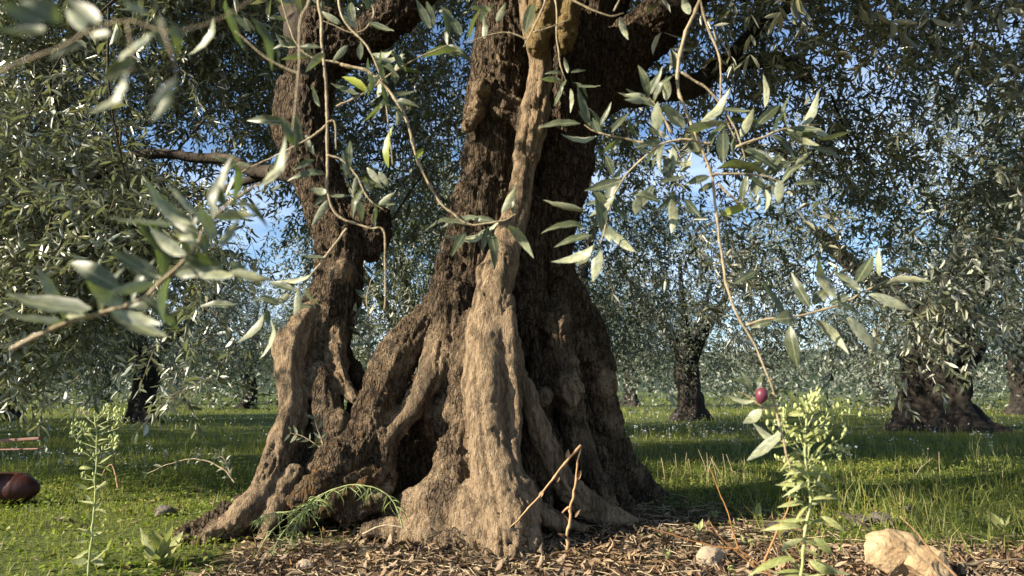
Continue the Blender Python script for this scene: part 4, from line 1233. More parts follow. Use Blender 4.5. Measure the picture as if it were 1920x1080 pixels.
extra_leaves(FRONT[0], [[(640, 120), (700, 140), (755, 210)], [(640, 30), (690, 90), (715, 150), (728, 230)], [(630, 200), (690, 170), (760, 120), (840, 85)], [(640, 120), (560, 90), (520, -30)]], 6, 38, 62, 1.17)
extra_leaves(FRONT[1], [[(613, 232), (580, 260), (520, 290), (440, 330)], [(613, 290), (640, 300), (668, 330), (690, 370), (720, 392)], [(650, 428), (610, 480), (570, 530), (525, 575)]], 6, 40, 66, 1.09)
hb = spray([[(1320, -60), (1310, 0), (1280, 80), (1270, 160), (1300, 240), (1335, 330), (1345, 420), (1355, 500), (1375, 580), (1410, 640), (1440, 700), (1452, 740)],
       [(1310, -20), (1325, 50), (1350, 110), (1352, 200), (1380, 260)], [(1277, 136), (1335, 177), (1377, 240), (1399, 296)], [(1380, 275), (1430, 258), (1477, 240), (1540, 235)], [(1335, 330), (1380, 326), (1433, 330), (1471, 343)],
       [(1330, 270), (1280, 262), (1235, 275), (1173, 330), (1143, 390), (1126, 458)], [(1235, 275), (1180, 262), (1122, 250), (1095, 235)], [(1394, 609), (1439, 598), (1493, 592), (1567, 574), (1610, 551), (1649, 531), (1699, 514)], [(1345, 345), (1370, 370), (1392, 384)], [(1262, 250), (1230, 200), (1215, 180)]], [
    (1098, 394, 1017, 377, 14), (1128, 436, 1109, 338, 24), (1137, 407, 1164, 309, 22), (1101, 428, 1015, 430, 13), (1109, 441, 1039, 462, 14), (1118, 458, 1037, 496, 18, 'U'), (1109, 470, 1079, 498, 16, 'U'), (1126, 466, 1111, 530, 22, 'U'), (1139, 424, 1194, 477, 18), (1135, 424, 1143, 453, 22),
    (1200, 370, 1190, 404, 20, 'U'), (1224, 347, 1192, 398, 20), (1088, 232, 1007, 238, 14), (1118, 255, 1050, 256, 11, 'U'), (1105, 236, 1081, 162, 17), (1122, 249, 1111, 221, 14), (1124, 236, 1147, 192, 10), (1147, 249, 1181, 209, 13), (1218, 183, 1196, 119, 17), (1211, 179, 1171, 177, 10), (1211, 191, 1171, 186, 12),
    (1250, 189, 1250, 140, 18), (1233, 245, 1233, 190, 24), (1284, 240, 1241, 192, 26), (1241, 266, 1192, 275, 14), (1254, 258, 1215, 238, 12), (1313, 228, 1371, 172, 18, 'U'), (1284, 245, 1365, 228, 20), (1296, 253, 1316, 296, 26), (1356, 241, 1356, 309, 26), (1262, 275, 1262, 321, 16), (1250, 292, 1254, 343, 18), (1135, 292, 1152, 334, 16, 'T'),
    (1388, 258, 1414, 202, 18, 'U'), (1414, 240, 1467, 192, 20), (1477, 240, 1477, 175, 9), (1433, 202, 1433, 138, 12), (1480, 240, 1541, 243, 12), (1535, 262, 1599, 247, 9), (1477, 249, 1535, 275, 16), (1526, 279, 1580, 296, 13), (1407, 283, 1454, 309, 22), (1492, 309, 1522, 283, 10, 'U'), (1343, 317, 1446, 321, 18), (1330, 330, 1284, 347, 16), (1339, 343, 1309, 360, 14),
    (1399, 330, 1390, 381, 16), (1424, 330, 1416, 368, 26), (1463, 338, 1456, 385, 20, 'U'), (1488, 347, 1548, 351, 12), (1352, 404, 1407, 383, 18, 'Y'), (1420, 364, 1420, 398, 9, 'U'), (1435, 356, 1435, 402, 9, 'U'), (1267, 364, 1233, 394, 14), (1260, 373, 1260, 441, 20), (1284, 373, 1313, 407, 16),
    (1476, 590, 1427, 528, 12), (1519, 576, 1482, 510, 20), (1569, 561, 1530, 483, 20), (1614, 545, 1563, 510, 18), (1606, 529, 1637, 479, 24), (1649, 518, 1647, 463, 11), (1661, 533, 1746, 524, 15), (1631, 551, 1713, 584, 20), (1587, 592, 1649, 666, 22), (1530, 598, 1591, 662, 20), (1482, 611, 1495, 693, 26), (1489, 596, 1451, 599, 28), (1447, 603, 1406, 615, 14),
    (1524, 572, 1556, 537, 22), (1594, 553, 1552, 572, 14), (1567, 568, 1616, 590, 12), (1418, 508, 1377, 531, 14)], 1.12, 3.6)
extra_leaves(hb, [[(1277, 136), (1335, 177), (1377, 240), (1399, 296)], [(1380, 275), (1430, 258), (1477, 240), (1540, 235)], [(1335, 330), (1380, 326), (1433, 330), (1471, 343)], [(1330, 270), (1280, 262), (1235, 275), (1173, 330), (1143, 390)]], 8, 45, 80, 1.14)
extra_leaves(hb, [[(1262, 250), (1230, 200), (1215, 180)], [(1235, 275), (1180, 262), (1122, 250)], [(1320, 250), (1300, 300), (1270, 350), (1240, 380)]], 5, 40, 70, 1.16)
spray([[(1448, 735), (1456, 770), (1470, 830), (1482, 880)], [(1430, 765), (1412, 748), (1385, 735)], [(1440, 715), (1452, 712), (1462, 735)], [(1446, 760), (1428, 770)]], [
    (1418, 747, 1361, 704, 8), (1406, 732, 1390, 695, 14), (1414, 739, 1429, 699, 15), (1416, 751, 1357, 741, 9), (1441, 747, 1488, 726, 9), (1429, 769, 1392, 794, 20, 'U'), (1462, 837, 1410, 792, 14, 'U'), (1466, 811, 1399, 865, 20)], 1.13, 3.0)
GB = spray([[(20, 655), (44, 642), (123, 604), (176, 592), (220, 579), (268, 557), (302, 526), (346, 491), (371, 456), (385, 425), (425, 385), (480, 350), (530, 322)]], [
    (173, 582, 13, 557, 34, 'T'), (176, 589, 107, 582, 14, 'U'), (123, 598, 72, 494, 22, 'U'), (120, 604, 0, 589, 14), (230, 545, 126, 488, 38, 'T'), (233, 572, 160, 529, 32, 'U'), (200, 520, 135, 478, 20, 'U'), (290, 530, 205, 548, 24), (300, 522, 205, 469, 32), (330, 494, 252, 415, 18), (340, 480, 283, 428, 28, 'U'), (362, 456, 321, 419, 18, 'U'), (345, 480, 419, 497, 30, 'T'), (330, 514, 412, 500, 26),
    (372, 436, 318, 409, 26), (330, 420, 198, 411, 9), (360, 420, 267, 340, 24), (373, 410, 318, 346, 14, 'U'), (400, 450, 384, 393, 26), (378, 422, 376, 387, 14, 'U'), (380, 440, 387, 476, 24), (318, 520, 302, 607, 16, 'U'), (410, 460, 450, 412, 18, 'U'), (432, 490, 472, 527, 22), (430, 510, 510, 527, 20, 'U'), (425, 390, 397, 340, 18)], 0.52, 4.0)
extra_leaves(GB, [[(123, 604), (176, 592), (220, 579), (268, 557)], [(268, 557), (302, 526), (346, 491), (371, 456)], [(371, 456), (385, 425), (425, 385), (480, 350)]], 6, 80, 125, 0.53, 0.45)
spray([[(-40, 190), (0, 137), (113, 90), (165, 60), (240, 40), (320, 60), (420, 30), (520, -40)], [(300, 40), (330, 130), (320, 170)], [(240, 40), (250, 120), (235, 140)]], [
    (77, 43, 0, 7, 40, 'T'), (113, 40, 40, 0, 50, 'T'), (87, 53, 0, 57, 20), (163, 60, 123, 13, 24, 'U'), (75, 40, 56, 16, 14, 'U'), (160, 80, 90, 110, 14), (187, 43, 127, 0, 35), (215, 60, 165, 66, 14), (273, 27, 227, 0, 18), (300, 30, 307, 93, 24), (323, 43, 337, 97, 24), (290, 60, 213, 117, 12, 'U'), (253, 113, 187, 153, 28, 'T'), (237, 133, 173, 217, 14, 'U'), (333, 147, 280, 203, 20, 'U'), (320, 167, 287, 230, 16, 'U')], 0.30, 2.4)

# olives
def olive_mesh(name, material):
    bm = bmesh.new()
    bmesh.ops.create_uvsphere(bm, u_segments=14, v_segments=10, radius=1.0)
    for v_ in bm.verts:
        v_.co.x *= 0.80 + 0.03 * v_.co.z; v_.co.y *= 0.80 + 0.03 * v_.co.z
        if v_.co.z < -0.9: v_.co.z -= 0.08
    me = bpy.data.meshes.new(name); bm.to_mesh(me); bm.free()
    me.polygons.foreach_set('use_smooth', np.ones(len(me.polygons), bool))
    me.materials.append(material)
    return me


q = at(1428, 741, 1.12)
o = obj('olive_fruit', olive_mesh('olive_fruit', M['ripe_olive']), None)
o.location = q; o.scale = (0.0128,) * 3; o.rotation_euler = (0.1, 0.15, 0.4)
tag(o, 'plump purple-red olive hanging at the tip of the low twig over the weed', 'olive')
FALLEN = [('green_olive', 1371, 1066, 0.0115, 'bright green fallen olive at the bottom, below the pale oval stone'), ('dark_olive', 779, 1036, 0.0115, 'blue-black wrinkled fallen olive on the dry leaves at the trunk foot'),
          ('green_olive', 1166, 960, 0.011, 'fallen green olive on dark litter right of the bent dry stem'), ('green_olive', 1237, 1016, 0.0125, 'yellow-green fallen olive among the litter left of the rust-coloured twigs'),
          ('dark_olive', 636, 988, 0.009, 'small dark fallen olive on the litter under the feathery weed')]
for (mk, u_, v_, r_, lab) in FALLEN:
    g_ = ground_at(u_, v_); g_[2] = ground_z(g_[:1], g_[1:2])[0] + r_ * 0.9
    o = obj('olive_fruit', olive_mesh('olive_fruit', M[mk]), None)
    o.location = g_; o.scale = (r_,) * 3; o.rotation_euler = (1.3, 0.2, u_)
    tag(o, lab, 'olive', 'fallen olives')

# ------------------------------------------------------------------ suckers that sprout from the roots of the old tree
def sucker(lines, Y, size, count, seed, r=1.6, spreadpx=18):
    b = branch('root_sucker', lines, Y, r=r)
    rg = random.Random(seed)
    for ln in lines:
        a = smooth_path(np.array([(p_[0], p_[1]) for p_ in ln], float), count)
        tn = np.gradient(a, axis=0)
        for k in range(1, count):
            for sg in (1, -1):
                an = math.atan2(tn[k][1], tn[k][0]) + sg * rg.uniform(0.5, 1.2)
                L = size * rg.uniform(0.75, 1.2)
                leaf_px(b, OFF, a[k][0], a[k][1], a[k][0] + math.cos(an) * L, a[k][1] + math.sin(an) * L, L * rg.uniform(0.18, 0.36), Y, aspect=0.30)
    return b


sucker([[(612, 868), (604, 830), (590, 785)], [(604, 840), (575, 822), (545, 812)]], 2.92, 17, 6, 3)
sucker([[(690, 690), (694, 620), (688, 560), (700, 515)], [(690, 660), (672, 620), (662, 590)]], 3.32, 28, 7, 4)
sucker([[(440, 905), (420, 880), (380, 862), (330, 866), (276, 888)], [(432, 890), (420, 860), (400, 850)]], 2.95, 15, 9, 5)

# ------------------------------------------------------------------ weeds
BUD = None
def bud_mesh():
    bm = bmesh.new()
    bmesh.ops.create_uvsphere(bm, u_segments=8, v_segments=6, radius=1.0)
    for v_ in bm.verts:
        z = v_.co.z
        k = 1.0 - 0.35 * max(0, z)
        v_.co.x *= 0.62 * k; v_.co.y *= 0.62 * k
    me = bpy.data.meshes.new('flower_head'); bm.to_mesh(me); bm.free()
    me.polygons.foreach_set('use_smooth', np.ones(len(me.polygons), bool))
    me.materials.append(M['bud'])
    return me


BUD = bud_mesh()


def weed(label, stem, side_lines, leaves, Y, r, bud_r, seed, extra_leaves, bud_n=5, fluff=None):
    rg = random.Random(seed)
    foot = at(stem[0][0], stem[0][1], Y)
    root = np.array([foot[0], foot[1], float(ground_z(np.array([foot[0]]), np.array([foot[1]]))[0])])
    e = empty('flowering_weed', root)
    tag(e, label, 'weed')
    branch('stem', [stem], Y, e, root, M['green_stem'], r)
    for k in range(12):      # fine side stalks between the main ones
        ln = rg.choice(side_lines); f0, f1 = np.array(ln[0][:2], float), np.array(ln[-1][:2], float)
        m_ = f0 + (f1 - f0) * rg.uniform(0.25, 0.6); d_ = (f1 - f0) * rg.uniform(0.35, 0.7)
        an = rg.uniform(-0.8, 0.8); d_ = np.array([d_[0] * math.cos(an) - d_[1] * math.sin(an), d_[0] * math.sin(an) + d_[1] * math.cos(an) - 6])
        side_lines = side_lines + [[tuple(m_), tuple(m_ + d_ * 0.5 + np.array([0, 3])), tuple(m_ + d_)]]
    for ln in side_lines:
        sb = branch('flower_stalk', [ln], Y, e, root, M['green_stem'], r * 0.36)
        a = smooth_path(np.array(ln, float)[:, :2], 12)
        for k in range(bud_n):
            f = 1 - k * 0.11
            p_ = a[min(11, int(f * 11))]
            P = at(p_[0] + rg.uniform(-1, 1) * 9 * (0.3 + k * 0.2), p_[1] - rg.uniform(0, 10), Y + rg.uniform(-0.03, 0.03))
            b = obj('flower_head', BUD, None, sb)
            b.location = P - root
            s = bud_r * rg.uniform(0.7, 1.2); b.scale = (s, s, s * 1.25)
            b.rotation_euler = (rg.uniform(-0.6, 0.6), rg.uniform(-0.6, 0.6), 0)
    for q in leaves:
        leaf_px(e, root, *q[:5], Y + rg.uniform(-0.04, 0.04), meshes=WEEDL, aspect=0.17)
    a = smooth_path(np.array(stem, float)[:, :2], 40)
    for k in range(extra_leaves):
        p_ = a[rg.randrange(2, 36)]
        L = rg.uniform(0.6, 1.15) * extra_len(Y)
        an = rg.choice([rg.uniform(-0.9, 1.0), math.pi - rg.uniform(-0.9, 1.0)])
        leaf_px(e, root, p_[0], p_[1], p_[0] + math.cos(an) * L, p_[1] - math.sin(an) * L, L * 0.12, Y + rg.uniform(-0.03, 0.03), dY=rg.uniform(-0.7, 0.7) * L * Y / FPX, meshes=WEEDL, aspect=0.14)
    if fluff:
        for (fu, fv) in fluff:
            bm = bmesh.new()
            c = at(fu, fv, Y) - root
            for k in range(70):
                d = Vector((rg.gauss(0, 1), rg.gauss(0, 1), rg.gauss(0, 1))).normalized()
                s_ = d.orthogonal() * 0.0007
                a0 = Vector(c); b0 = a0 + d * 0.011
                bm.faces.new([bm.verts.new(a0 - s_), bm.verts.new(a0 + s_), bm.verts.new(b0)])
            me = bpy.data.meshes.new('seed_head'); bm.to_mesh(me); bm.free()
            obj('seed_head', me, M['fluff'], e)
    return e


def extra_len(Y): return 0.055 * FPX / Y


weed('pale green budding weed standing tall in full sun beside the broken sandstone', [(1500, 1240), (1502, 1100), (1510, 1000), (1518, 920), (1508, 850), (1512, 790), (1520, 742)], [
    [(1510, 860), (1480, 815), (1450, 790), (1420, 775)], [(1512, 840), (1500, 790), (1492, 760)], [(1512, 830), (1545, 790), (1560, 765), (1590, 762)], [(1514, 800), (1530, 760), (1520, 742)], [(1516, 880), (1550, 840), (1580, 820), (1585, 800)],
    [(1516, 900), (1480, 870), (1455, 862)], [(1514, 870), (1520, 830), (1545, 826)], [(1516, 890), (1560, 870), (1580, 846)], [(1510, 850), (1470, 830), (1440, 800)], [(1512, 905), (1530, 870), (1540, 850)], [(1514, 820), (1560, 780), (1610, 778)], [(1516, 930), (1540, 900), (1548, 880)], [(1515, 960), (1490, 930), (1484, 905)], [(1515, 860), (1505, 835), (1500, 820)], [(1514, 845), (1540, 812), (1552, 800)]], [
    (1503, 987, 1428, 992, 12), (1490, 1048, 1400, 1077, 14), (1517, 1050, 1567, 1080, 16), (1527, 1007, 1562, 1043, 16), (1540, 967, 1585, 998, 12), (1507, 942, 1457, 950, 10), (1530, 907, 1582, 943, 10), (1513, 907, 1453, 910, 9), (1547, 897, 1573, 903, 5), (1580, 840, 1600, 838, 6), (1566, 830, 1594, 853, 8), (1520, 872, 1470, 870, 7),
    (1530, 1050, 1590, 1078, 12), (1505, 1010, 1460, 1035, 12), (1500, 1080, 1430, 1110, 16)], 1.22, 3.0, 0.0040, 3, 54, 7, None)
weed('slim yellow-green weed with fluffy seed head and small buds in the left meadow', [(165, 1082), (172, 1000), (178, 930), (180, 870), (183, 820), (177, 772)], [
    [(180, 865), (160, 850), (140, 848)], [(182, 830), (160, 812), (130, 818)], [(182, 820), (150, 800), (128, 792)], [(183, 850), (205, 845), (222, 832)], [(181, 800), (200, 790), (222, 785)], [(180, 790), (200, 775), (240, 785)], [(178, 785), (195, 770), (206, 768)], [(176, 900), (160, 898), (152, 895)], [(182, 815), (215, 805), (242, 790)], [(180, 795), (165, 785), (158, 775)], [(182, 840), (150, 828), (135, 812)]], [
    (175, 879, 144, 877, 7), (165, 917, 138, 905, 8), (178, 920, 203, 899, 8), (180, 850, 162, 841, 6), (184, 870, 213, 852, 4), (171, 941, 156, 925, 7), (170, 973, 160, 955, 7), (176, 958, 193, 936, 7), (166, 1012, 139, 1016, 7), (174, 1003, 193, 997, 7), (166, 1030, 133, 1053, 7), (170, 1052, 205, 1024, 8), (166, 1052, 130, 1053, 14), (172, 1040, 195, 1060, 16)], 2.28, 2.2, 0.0058, 4, 22, 6, [(149, 770), (161, 774)])

# feathery weed bowing over the litter
foot = ground_at(756, 990); foot[2] = ground_z(foot[:1], foot[1:2])[0]
e = tag(empty('feathery_weed', foot), 'feathery narrow-leaved weed arching over the dry leaves at the trunk foot', 'weed')
FEATHER = leaf_material('feathery_leaf', [(0.20, 0.27, 0.09), (0.30, 0.36, 0.16)], [(0.26, 0.32, 0.14), (0.34, 0.38, 0.2)], (0.3, 0.4, 0.08), 0.25, 0.5, 0.3)
FEATH = [leaf_mesh('leaf', s, FEATHER, c, 0.1) for s, c in ((31, 0.25), (32, 0.4), (33, -0.1))]
fl = [[(756, 990), (738, 942), (705, 915), (655, 910), (605, 926), (555, 958), (505, 1000), (478, 1045)], [(600, 930), (560, 975), (540, 1030)], [(555, 958), (500, 965), (482, 975)], [(580, 945), (530, 1000), (500, 1060)]]
for i, ln in enumerate(fl):
    sb = branch('stem', [ln], 2.55, e, foot, M['green_stem'], 1.3)
    a = smooth_path(np.array(ln, float), 26)
    for k in range(3 if i == 0 else 1, 26):
        for _ in range(3):
            an = lrng.uniform(0.3, 2.9); L = lrng.uniform(14, 44) if a[k][0] > 570 else lrng.uniform(10, 24)
            leaf_px(sb, foot, a[k][0], a[k][1], a[k][0] + math.cos(an) * L, a[k][1] + math.sin(an) * L, L * 0.055, 2.55, meshes=FEATH, aspect=0.06)

# leafy rosettes in the near grass
def rosette(label, u_, v_, n_, size, seed, tall=0.3):
    rg = random.Random(seed)
    g_ = ground_at(u_, v_); g_[2] = ground_z(g_[:1], g_[1:2])[0]
    e = tag(empty('leafy_weed', g_), label, 'weed', 'low leafy weeds')
    for k in range(n_):
        a = k * 2.4 + rg.uniform(-0.3, 0.3); el = rg.uniform(0.15, 0.9) * (1 + tall)
        D = np.array([math.cos(a) * math.cos(el), math.sin(a) * math.cos(el), math.sin(el)])
        up = np.array([0, 0, 1.0]) + np.array([rg.gauss(0, 0.2), rg.gauss(0, 0.2), 0])
        nn = norm(up - D * float(up @ D)); S = np.cross(nn, D)
        L = size * rg.uniform(0.7, 1.2); W = L * rg.uniform(0.30, 0.42)
        o = obj('leaf', rg.choice(WEEDL), None, e)
        o.matrix_basis = Matrix(((D[0] * L, S[0] * W, nn[0] * L, 0), (D[1] * L, S[1] * W, nn[1] * L, 0), (D[2] * L, S[2] * W, nn[2] * L, 0.003), (0, 0, 0, 1)))
    return e


rosette('broad-leaved green rosette at the bottom, just right of the slim budding weed', 290, 1068, 13, 0.13, 1)
rosette('smaller rosette of pointed leaves at the bottom left corner side of the budding weed', 180, 1076, 8, 0.09, 2)
rosette('little seedling with round leaves on the dark litter above the rust twigs', 1340, 975, 7, 0.05, 3, 0.6)
rosette('pale lobed seedling beside the end of the longest rust twig', 1310, 1008, 9, 0.06, 4, 0.5)
rosette('seedling with heart-shaped leaves in the shade behind the rust twigs', 1418, 975, 7, 0.07, 5, 0.8)
rosette('tiny leafy seedling at the bottom just left of the pale oval stone', 1250, 1050, 6, 0.045, 6, 0.6)
rosette('leafy seedling in the litter between pale stone and budding weed', 1400, 1030, 8, 0.05, 7, 0.5)
rosette('bushy green seedling in the grass at the lower right corner', 1880, 1000, 12, 0.08, 8, 0.8)
rosette('low green seedling left of the budding right-hand seedlings near the sandstone', 1800, 985, 9, 0.06, 9, 0.7)

# dry stems and twigs
def stick(name, label, lines, Y, r, mat, cat, leaves=()):
    f_ = np.array(lines[0][0], float)
    p_ = at(f_[0], f_[1], f_[2] if len(f_) > 2 else Y)
    e = tag(empty(name, p_), label, cat, 'dry stems on the ground')
    for k, ln in enumerate(lines):
        branch('stalk', [ln], Y, e, p_, mat, r * (1 if k == 0 else 0.8))
    for q in leaves:
        o = leaf_px(e, p_, *q, Y, meshes=DRYL, aspect=0.3); o.name = 'dry_leaf'
    return e


stick('dead_stalk', 'thin snapped dry stem folded into a tall peak right of the trunk foot', [[(1062, 1030), (1070, 960), (1080, 890), (1090, 836)], [(1090, 836), (1040, 893), (985, 960), (955, 988)], [(1072, 950), (1060, 955), (1054, 962)]], 2.58, 3.0, M['dry_stem'], 'stem',
      [(1062, 862, 1066, 842, 9), (1048, 893, 1044, 905, 6), (1020, 920, 1010, 934, 8), (1084, 900, 1090, 880, 6), (1068, 985, 1056, 965, 7), (1078, 970, 1088, 955, 5), (1062, 1010, 1046, 1000, 8)])
stick('dead_twig', 'forked rust-orange dead twig sticking up from the litter left of the budding weed', [[(1450, 1090), (1426, 1060), (1387, 1029), (1375, 998), (1365, 958), (1347, 915), (1330, 876)], [(1387, 1029), (1353, 1026), (1281, 1009), (1208, 987)], [(1420, 1066), (1379, 1033), (1351, 1007), (1332, 980)]], 1.95, 1.9, M['rust_twig'], 'twig')
stick('dead_twig', 'single rust-orange twig leaning up behind the leaves of the budding weed', [[(1432, 1058), (1455, 998), (1475, 956), (1491, 913)]], 1.6, 2.0, M['rust_twig'], 'twig')
stick('dead_twig', 'pinkish thin twig slanting across in front of the broken sandstone', [[(1795, 1085), (1743, 1031), (1710, 990), (1688, 968)]], 2.05, 2.4, M['dry_stem'], 'twig')
stick('dead_twig', 'dark thin twig arching behind the sandstone from the budding weed', [[(1640, 1000), (1600, 970), (1565, 956)]], 2.7, 2.0, M['dark_twig'], 'twig')
stick('dead_twig', 'brown stick lying on the litter at the lower right corner', [[(1800, 1062), (1860, 1052), (1930, 1046)]], 2.35, 3.5, M['dark_twig'], 'twig')
stick('dead_twig', 'pale curved straw lying on the litter below the feathery weed', [[(680, 1000), (720, 986), (760, 990), (790, 1008)]], 2.56, 1.6, M['straw'], 'twig')
stick('dead_twig', 'short rust-brown twig upright at the bottom left of the litter', [[(548, 1080), (546, 1062), (543, 1048)]], 2.4, 2.6, M['rust_twig'], 'twig')
stick('dead_twig', 'bent grey twig in the meadow right of the slim budding weed', [[(222, 915), (218, 890), (210, 872), (198, 880), (190, 895)]], 2.9, 1.6, M['dry_stem'], 'twig')
stick('dead_twig', 'short stub of twig upright in the shaded litter right of the snapped stem', [[(1142, 1035), (1148, 1020), (1144, 1008)]], 2.5, 2.0, M['dry_stem'], 'twig')

# ------------------------------------------------------------------ stones
def stone(label, u_, v_, w, h, mat, seed, name='stone', cuts=9, sub=4, sink=0.25, squash=1.0, lims=(0.6, 0.88)):
    """angular stone: a ball cut by random planes, roughened; w, h in pixels"""
    rg = np.random.default_rng(seed)
    g_ = ground_at(u_, v_); Y_ = g_[1]; g_[2] = ground_z(g_[:1], g_[1:2])[0]
    bm = bmesh.new()
    bmesh.ops.create_icosphere(bm, subdivisions=sub, radius=1.0)
    P = np.array([v_.co for v_ in bm.verts])
    for k in range(cuts):
        d = norm(rg.normal(0, 1, 3)); lim = rg.uniform(lims[0], lims[1])
        s_ = P @ d
        P = P - np.where(s_ > lim, s_ - lim, 0)[:, None] * d
    P = P * (1 + 0.16 * fbm(P * 1.6 + seed, 2, seed)[:, None] + 0.05 * fbm(P * 6, 3, seed)[:, None])
    P = P / np.abs(P).max(0) * np.array([w * 0.5, w * 0.40 * squash, h * 0.5 * (1 + sink)]) * Y_ / FPX
    P[:, 2] += h * 0.5 * (1 - sink) * Y_ / FPX
    for v_, p_ in zip(bm.verts, P): v_.co = p_
    me = bpy.data.meshes.new(name); bm.to_mesh(me); bm.free()
    me.polygons.foreach_set('use_smooth', np.zeros(len(me.polygons), bool))
    o = obj(name, me, mat)
    o.location = g_; o.rotation_euler = (0, 0, rg.uniform(-0.3, 0.3))
    tag(o, label, 'stone', 'stones on the ground')
    return o


stone('larger broken half of the honey-coloured sandstone at the lower right', 1672, 1082, 122, 84, M['sandstone'], 5, cuts=11, sub=5, lims=(0.6, 0.9))
stone('smaller flat-faced lump of honey-coloured sandstone on the right end of the pair', 1738, 1092, 92, 62, M['sandstone'], 9, cuts=10, sub=5, lims=(0.6, 0.9))
stone('smooth pale oval stone in the litter under the long rust twig', 1333, 1056, 54, 32, M['pale_stone'], 3, cuts=2)
stone('flat brownish stone in the shade behind the budding weed', 1612, 986, 46, 18, M['grey_stone'], 12)
stone('grey angular stone next to the flat brownish one behind the sandstone', 1655, 986, 50, 22, M['grey_stone'], 14)
stone('brown stone in the sunny grass left of the long left root', 308, 966, 44, 20, M['grey_stone'], 15, cuts=4)
stone('beige pebble in the litter near the bottom left of the trunk', 572, 1070, 32, 16, M['pale_stone'], 17, cuts=3)
stone('flat yellowish pebble in the litter below the feathery weed', 688, 1042, 32, 14, M['sandstone'], 18, cuts=4)
stone('ochre flat stone in the litter in front of the trunk foot', 818, 1036, 34, 14, M['sandstone'], 19, cuts=4)
stone('rounded pale pebble against the wrinkled foot of the trunk', 818, 996, 24, 16, M['pale_stone'], 20, cuts=3)
stone('grey-violet stone tucked under the arch of the feathery weed', 708, 952, 26, 18, M['grey_stone'], 21)
stone('white-flecked stone chip in the shade behind the rust twigs', 1462, 1005, 44, 24, M['grey_stone'], 22)
stone('small brown stone in the grass right of the budding weed', 1705, 960, 30, 14, M['grey_stone'], 23)

# ------------------------------------------------------------------ red implement cut off by the left edge
e_at = ground_at(-62, 950); e_at[2] = ground_z(e_at[:1], e_at[1:2])[0]
e = tag(empty('red_implement', e_at), 'dull dark red rounded implement with thin bars at the left edge', 'implement')
px_ = e_at[1] / FPX
prof = [(-90, 4), (-88, 22), (-75, 28), (70, 29), (96, 26), (112, 19), (123, 10), (127, 1)]
mb = MB()
aa = smooth_path(np.array(prof, float), 30)
mb.tube(np.stack([aa[:, 0] * px_, 0 * aa[:, 0], np.full(30, 28 * px_)], -1), np.maximum(aa[:, 1], 0.5) * px_, 24, 0, True)
obj('body', mb.build('body'), M['red_paint'], e)
mb = MB()
mb.tube(np.array([(42, 0, 20), (48, 0, 56), (50, 0, 66), (50, 0, 72)], float) * px_ + np.array([0, -26 * px_, 0]), np.array([18, 16, 12, 6]) * px_, 18, 0, True)
obj('cap', mb.build('cap'), M['dark_rubber'], e)
for (x0, z0, x1, z1, th_) in ((-60, 106, 122, 118, 5.0), (-20, 96, 122, 99, 2.6)):
    bm = bmesh.new(); bmesh.ops.create_cube(bm, size=1.0)
    L = math.hypot(x1 - x0, z1 - z0)
    bmesh.ops.scale(bm, vec=(L * px_, 14 * px_, th_ * px_), verts=bm.verts)
    bmesh.ops.bevel(bm, geom=list(bm.edges), offset=1.0 * px_, segments=1, affect='EDGES')
    bmesh.ops.rotate(bm, matrix=Matrix.Rotation(-math.atan2(z1 - z0, x1 - x0), 3, 'Y'), verts=bm.verts)
    bmesh.ops.translate(bm, vec=((x0 + x1) / 2 * px_, 0, (z0 + z1) / 2 * px_), verts=bm.verts)
    me = bpy.data.meshes.new('bar'); bm.to_mesh(me); bm.free()
    obj('bar', me, M['pink_wood'], e)
mb = MB()
mb.tube(np.array([(-52, 0, 40), (-54, 0, 70), (-50, 0, 108)], float) * px_, np.array([5, 5, 4]) * px_, 10)
obj('post', mb.build('post'), M['dark_rubber'], e)

# ------------------------------------------------------------------ leaf litter, grass, flowers
rg = np.random.default_rng(77)


def scatter(n_, x0, x1, y0, y1, prob):
    x = rg.uniform(x0, x1, n_); y = rg.uniform(y0, y1, n_)
    k = rg.random(n_) < prob(x, y)
    return x[k], y[k]


def flat_leaves(x, y, lmin, lmax, wid, tilt, lift, bend=0.2):
    n_ = len(x)
    z = ground_z(x, y) + rg.uniform(0.002, lift, n_)
    a = rg.uniform(0, 2 * math.pi, n_)
    nn = norm(np.stack([rg.normal(0, tilt, n_), rg.normal(0, tilt, n_), np.ones(n_)], -1) * np.where(rg.random(n_) < 0.5, 1, -1)[:, None])
    d = np.stack([np.cos(a), np.sin(a), 0 * a], -1)
    d = norm(d - nn * (d * nn).sum(-1, keepdims=True))
    L = rg.uniform(lmin, lmax, (n_, 1))
    return np.stack([x, y, z], -1), d, nn, L


x, y = scatter(56000, -2.2, 2.6, 2.1, 4.6, lambda x, y: bare_mask(x, y) ** 1.3 * np.where(y > 3.0, 0.35, 0.62) + 0.012)
B, D, nn, L = flat_leaves(x, y, 0.018, 0.052, 0.25, 0.55, 0.020)
V, Q = leaf_quads(B, D, nn, L, L * rg.uniform(0.10, 0.22, L.shape), rg, 0.25, 0.4)
litter = tag(obj('leaf_litter', mesh_from('leaf_litter', V, [Q]), M['dry_leaf']), 'fallen dry olive leaves covering the soil round the old trunk', kind='stuff')
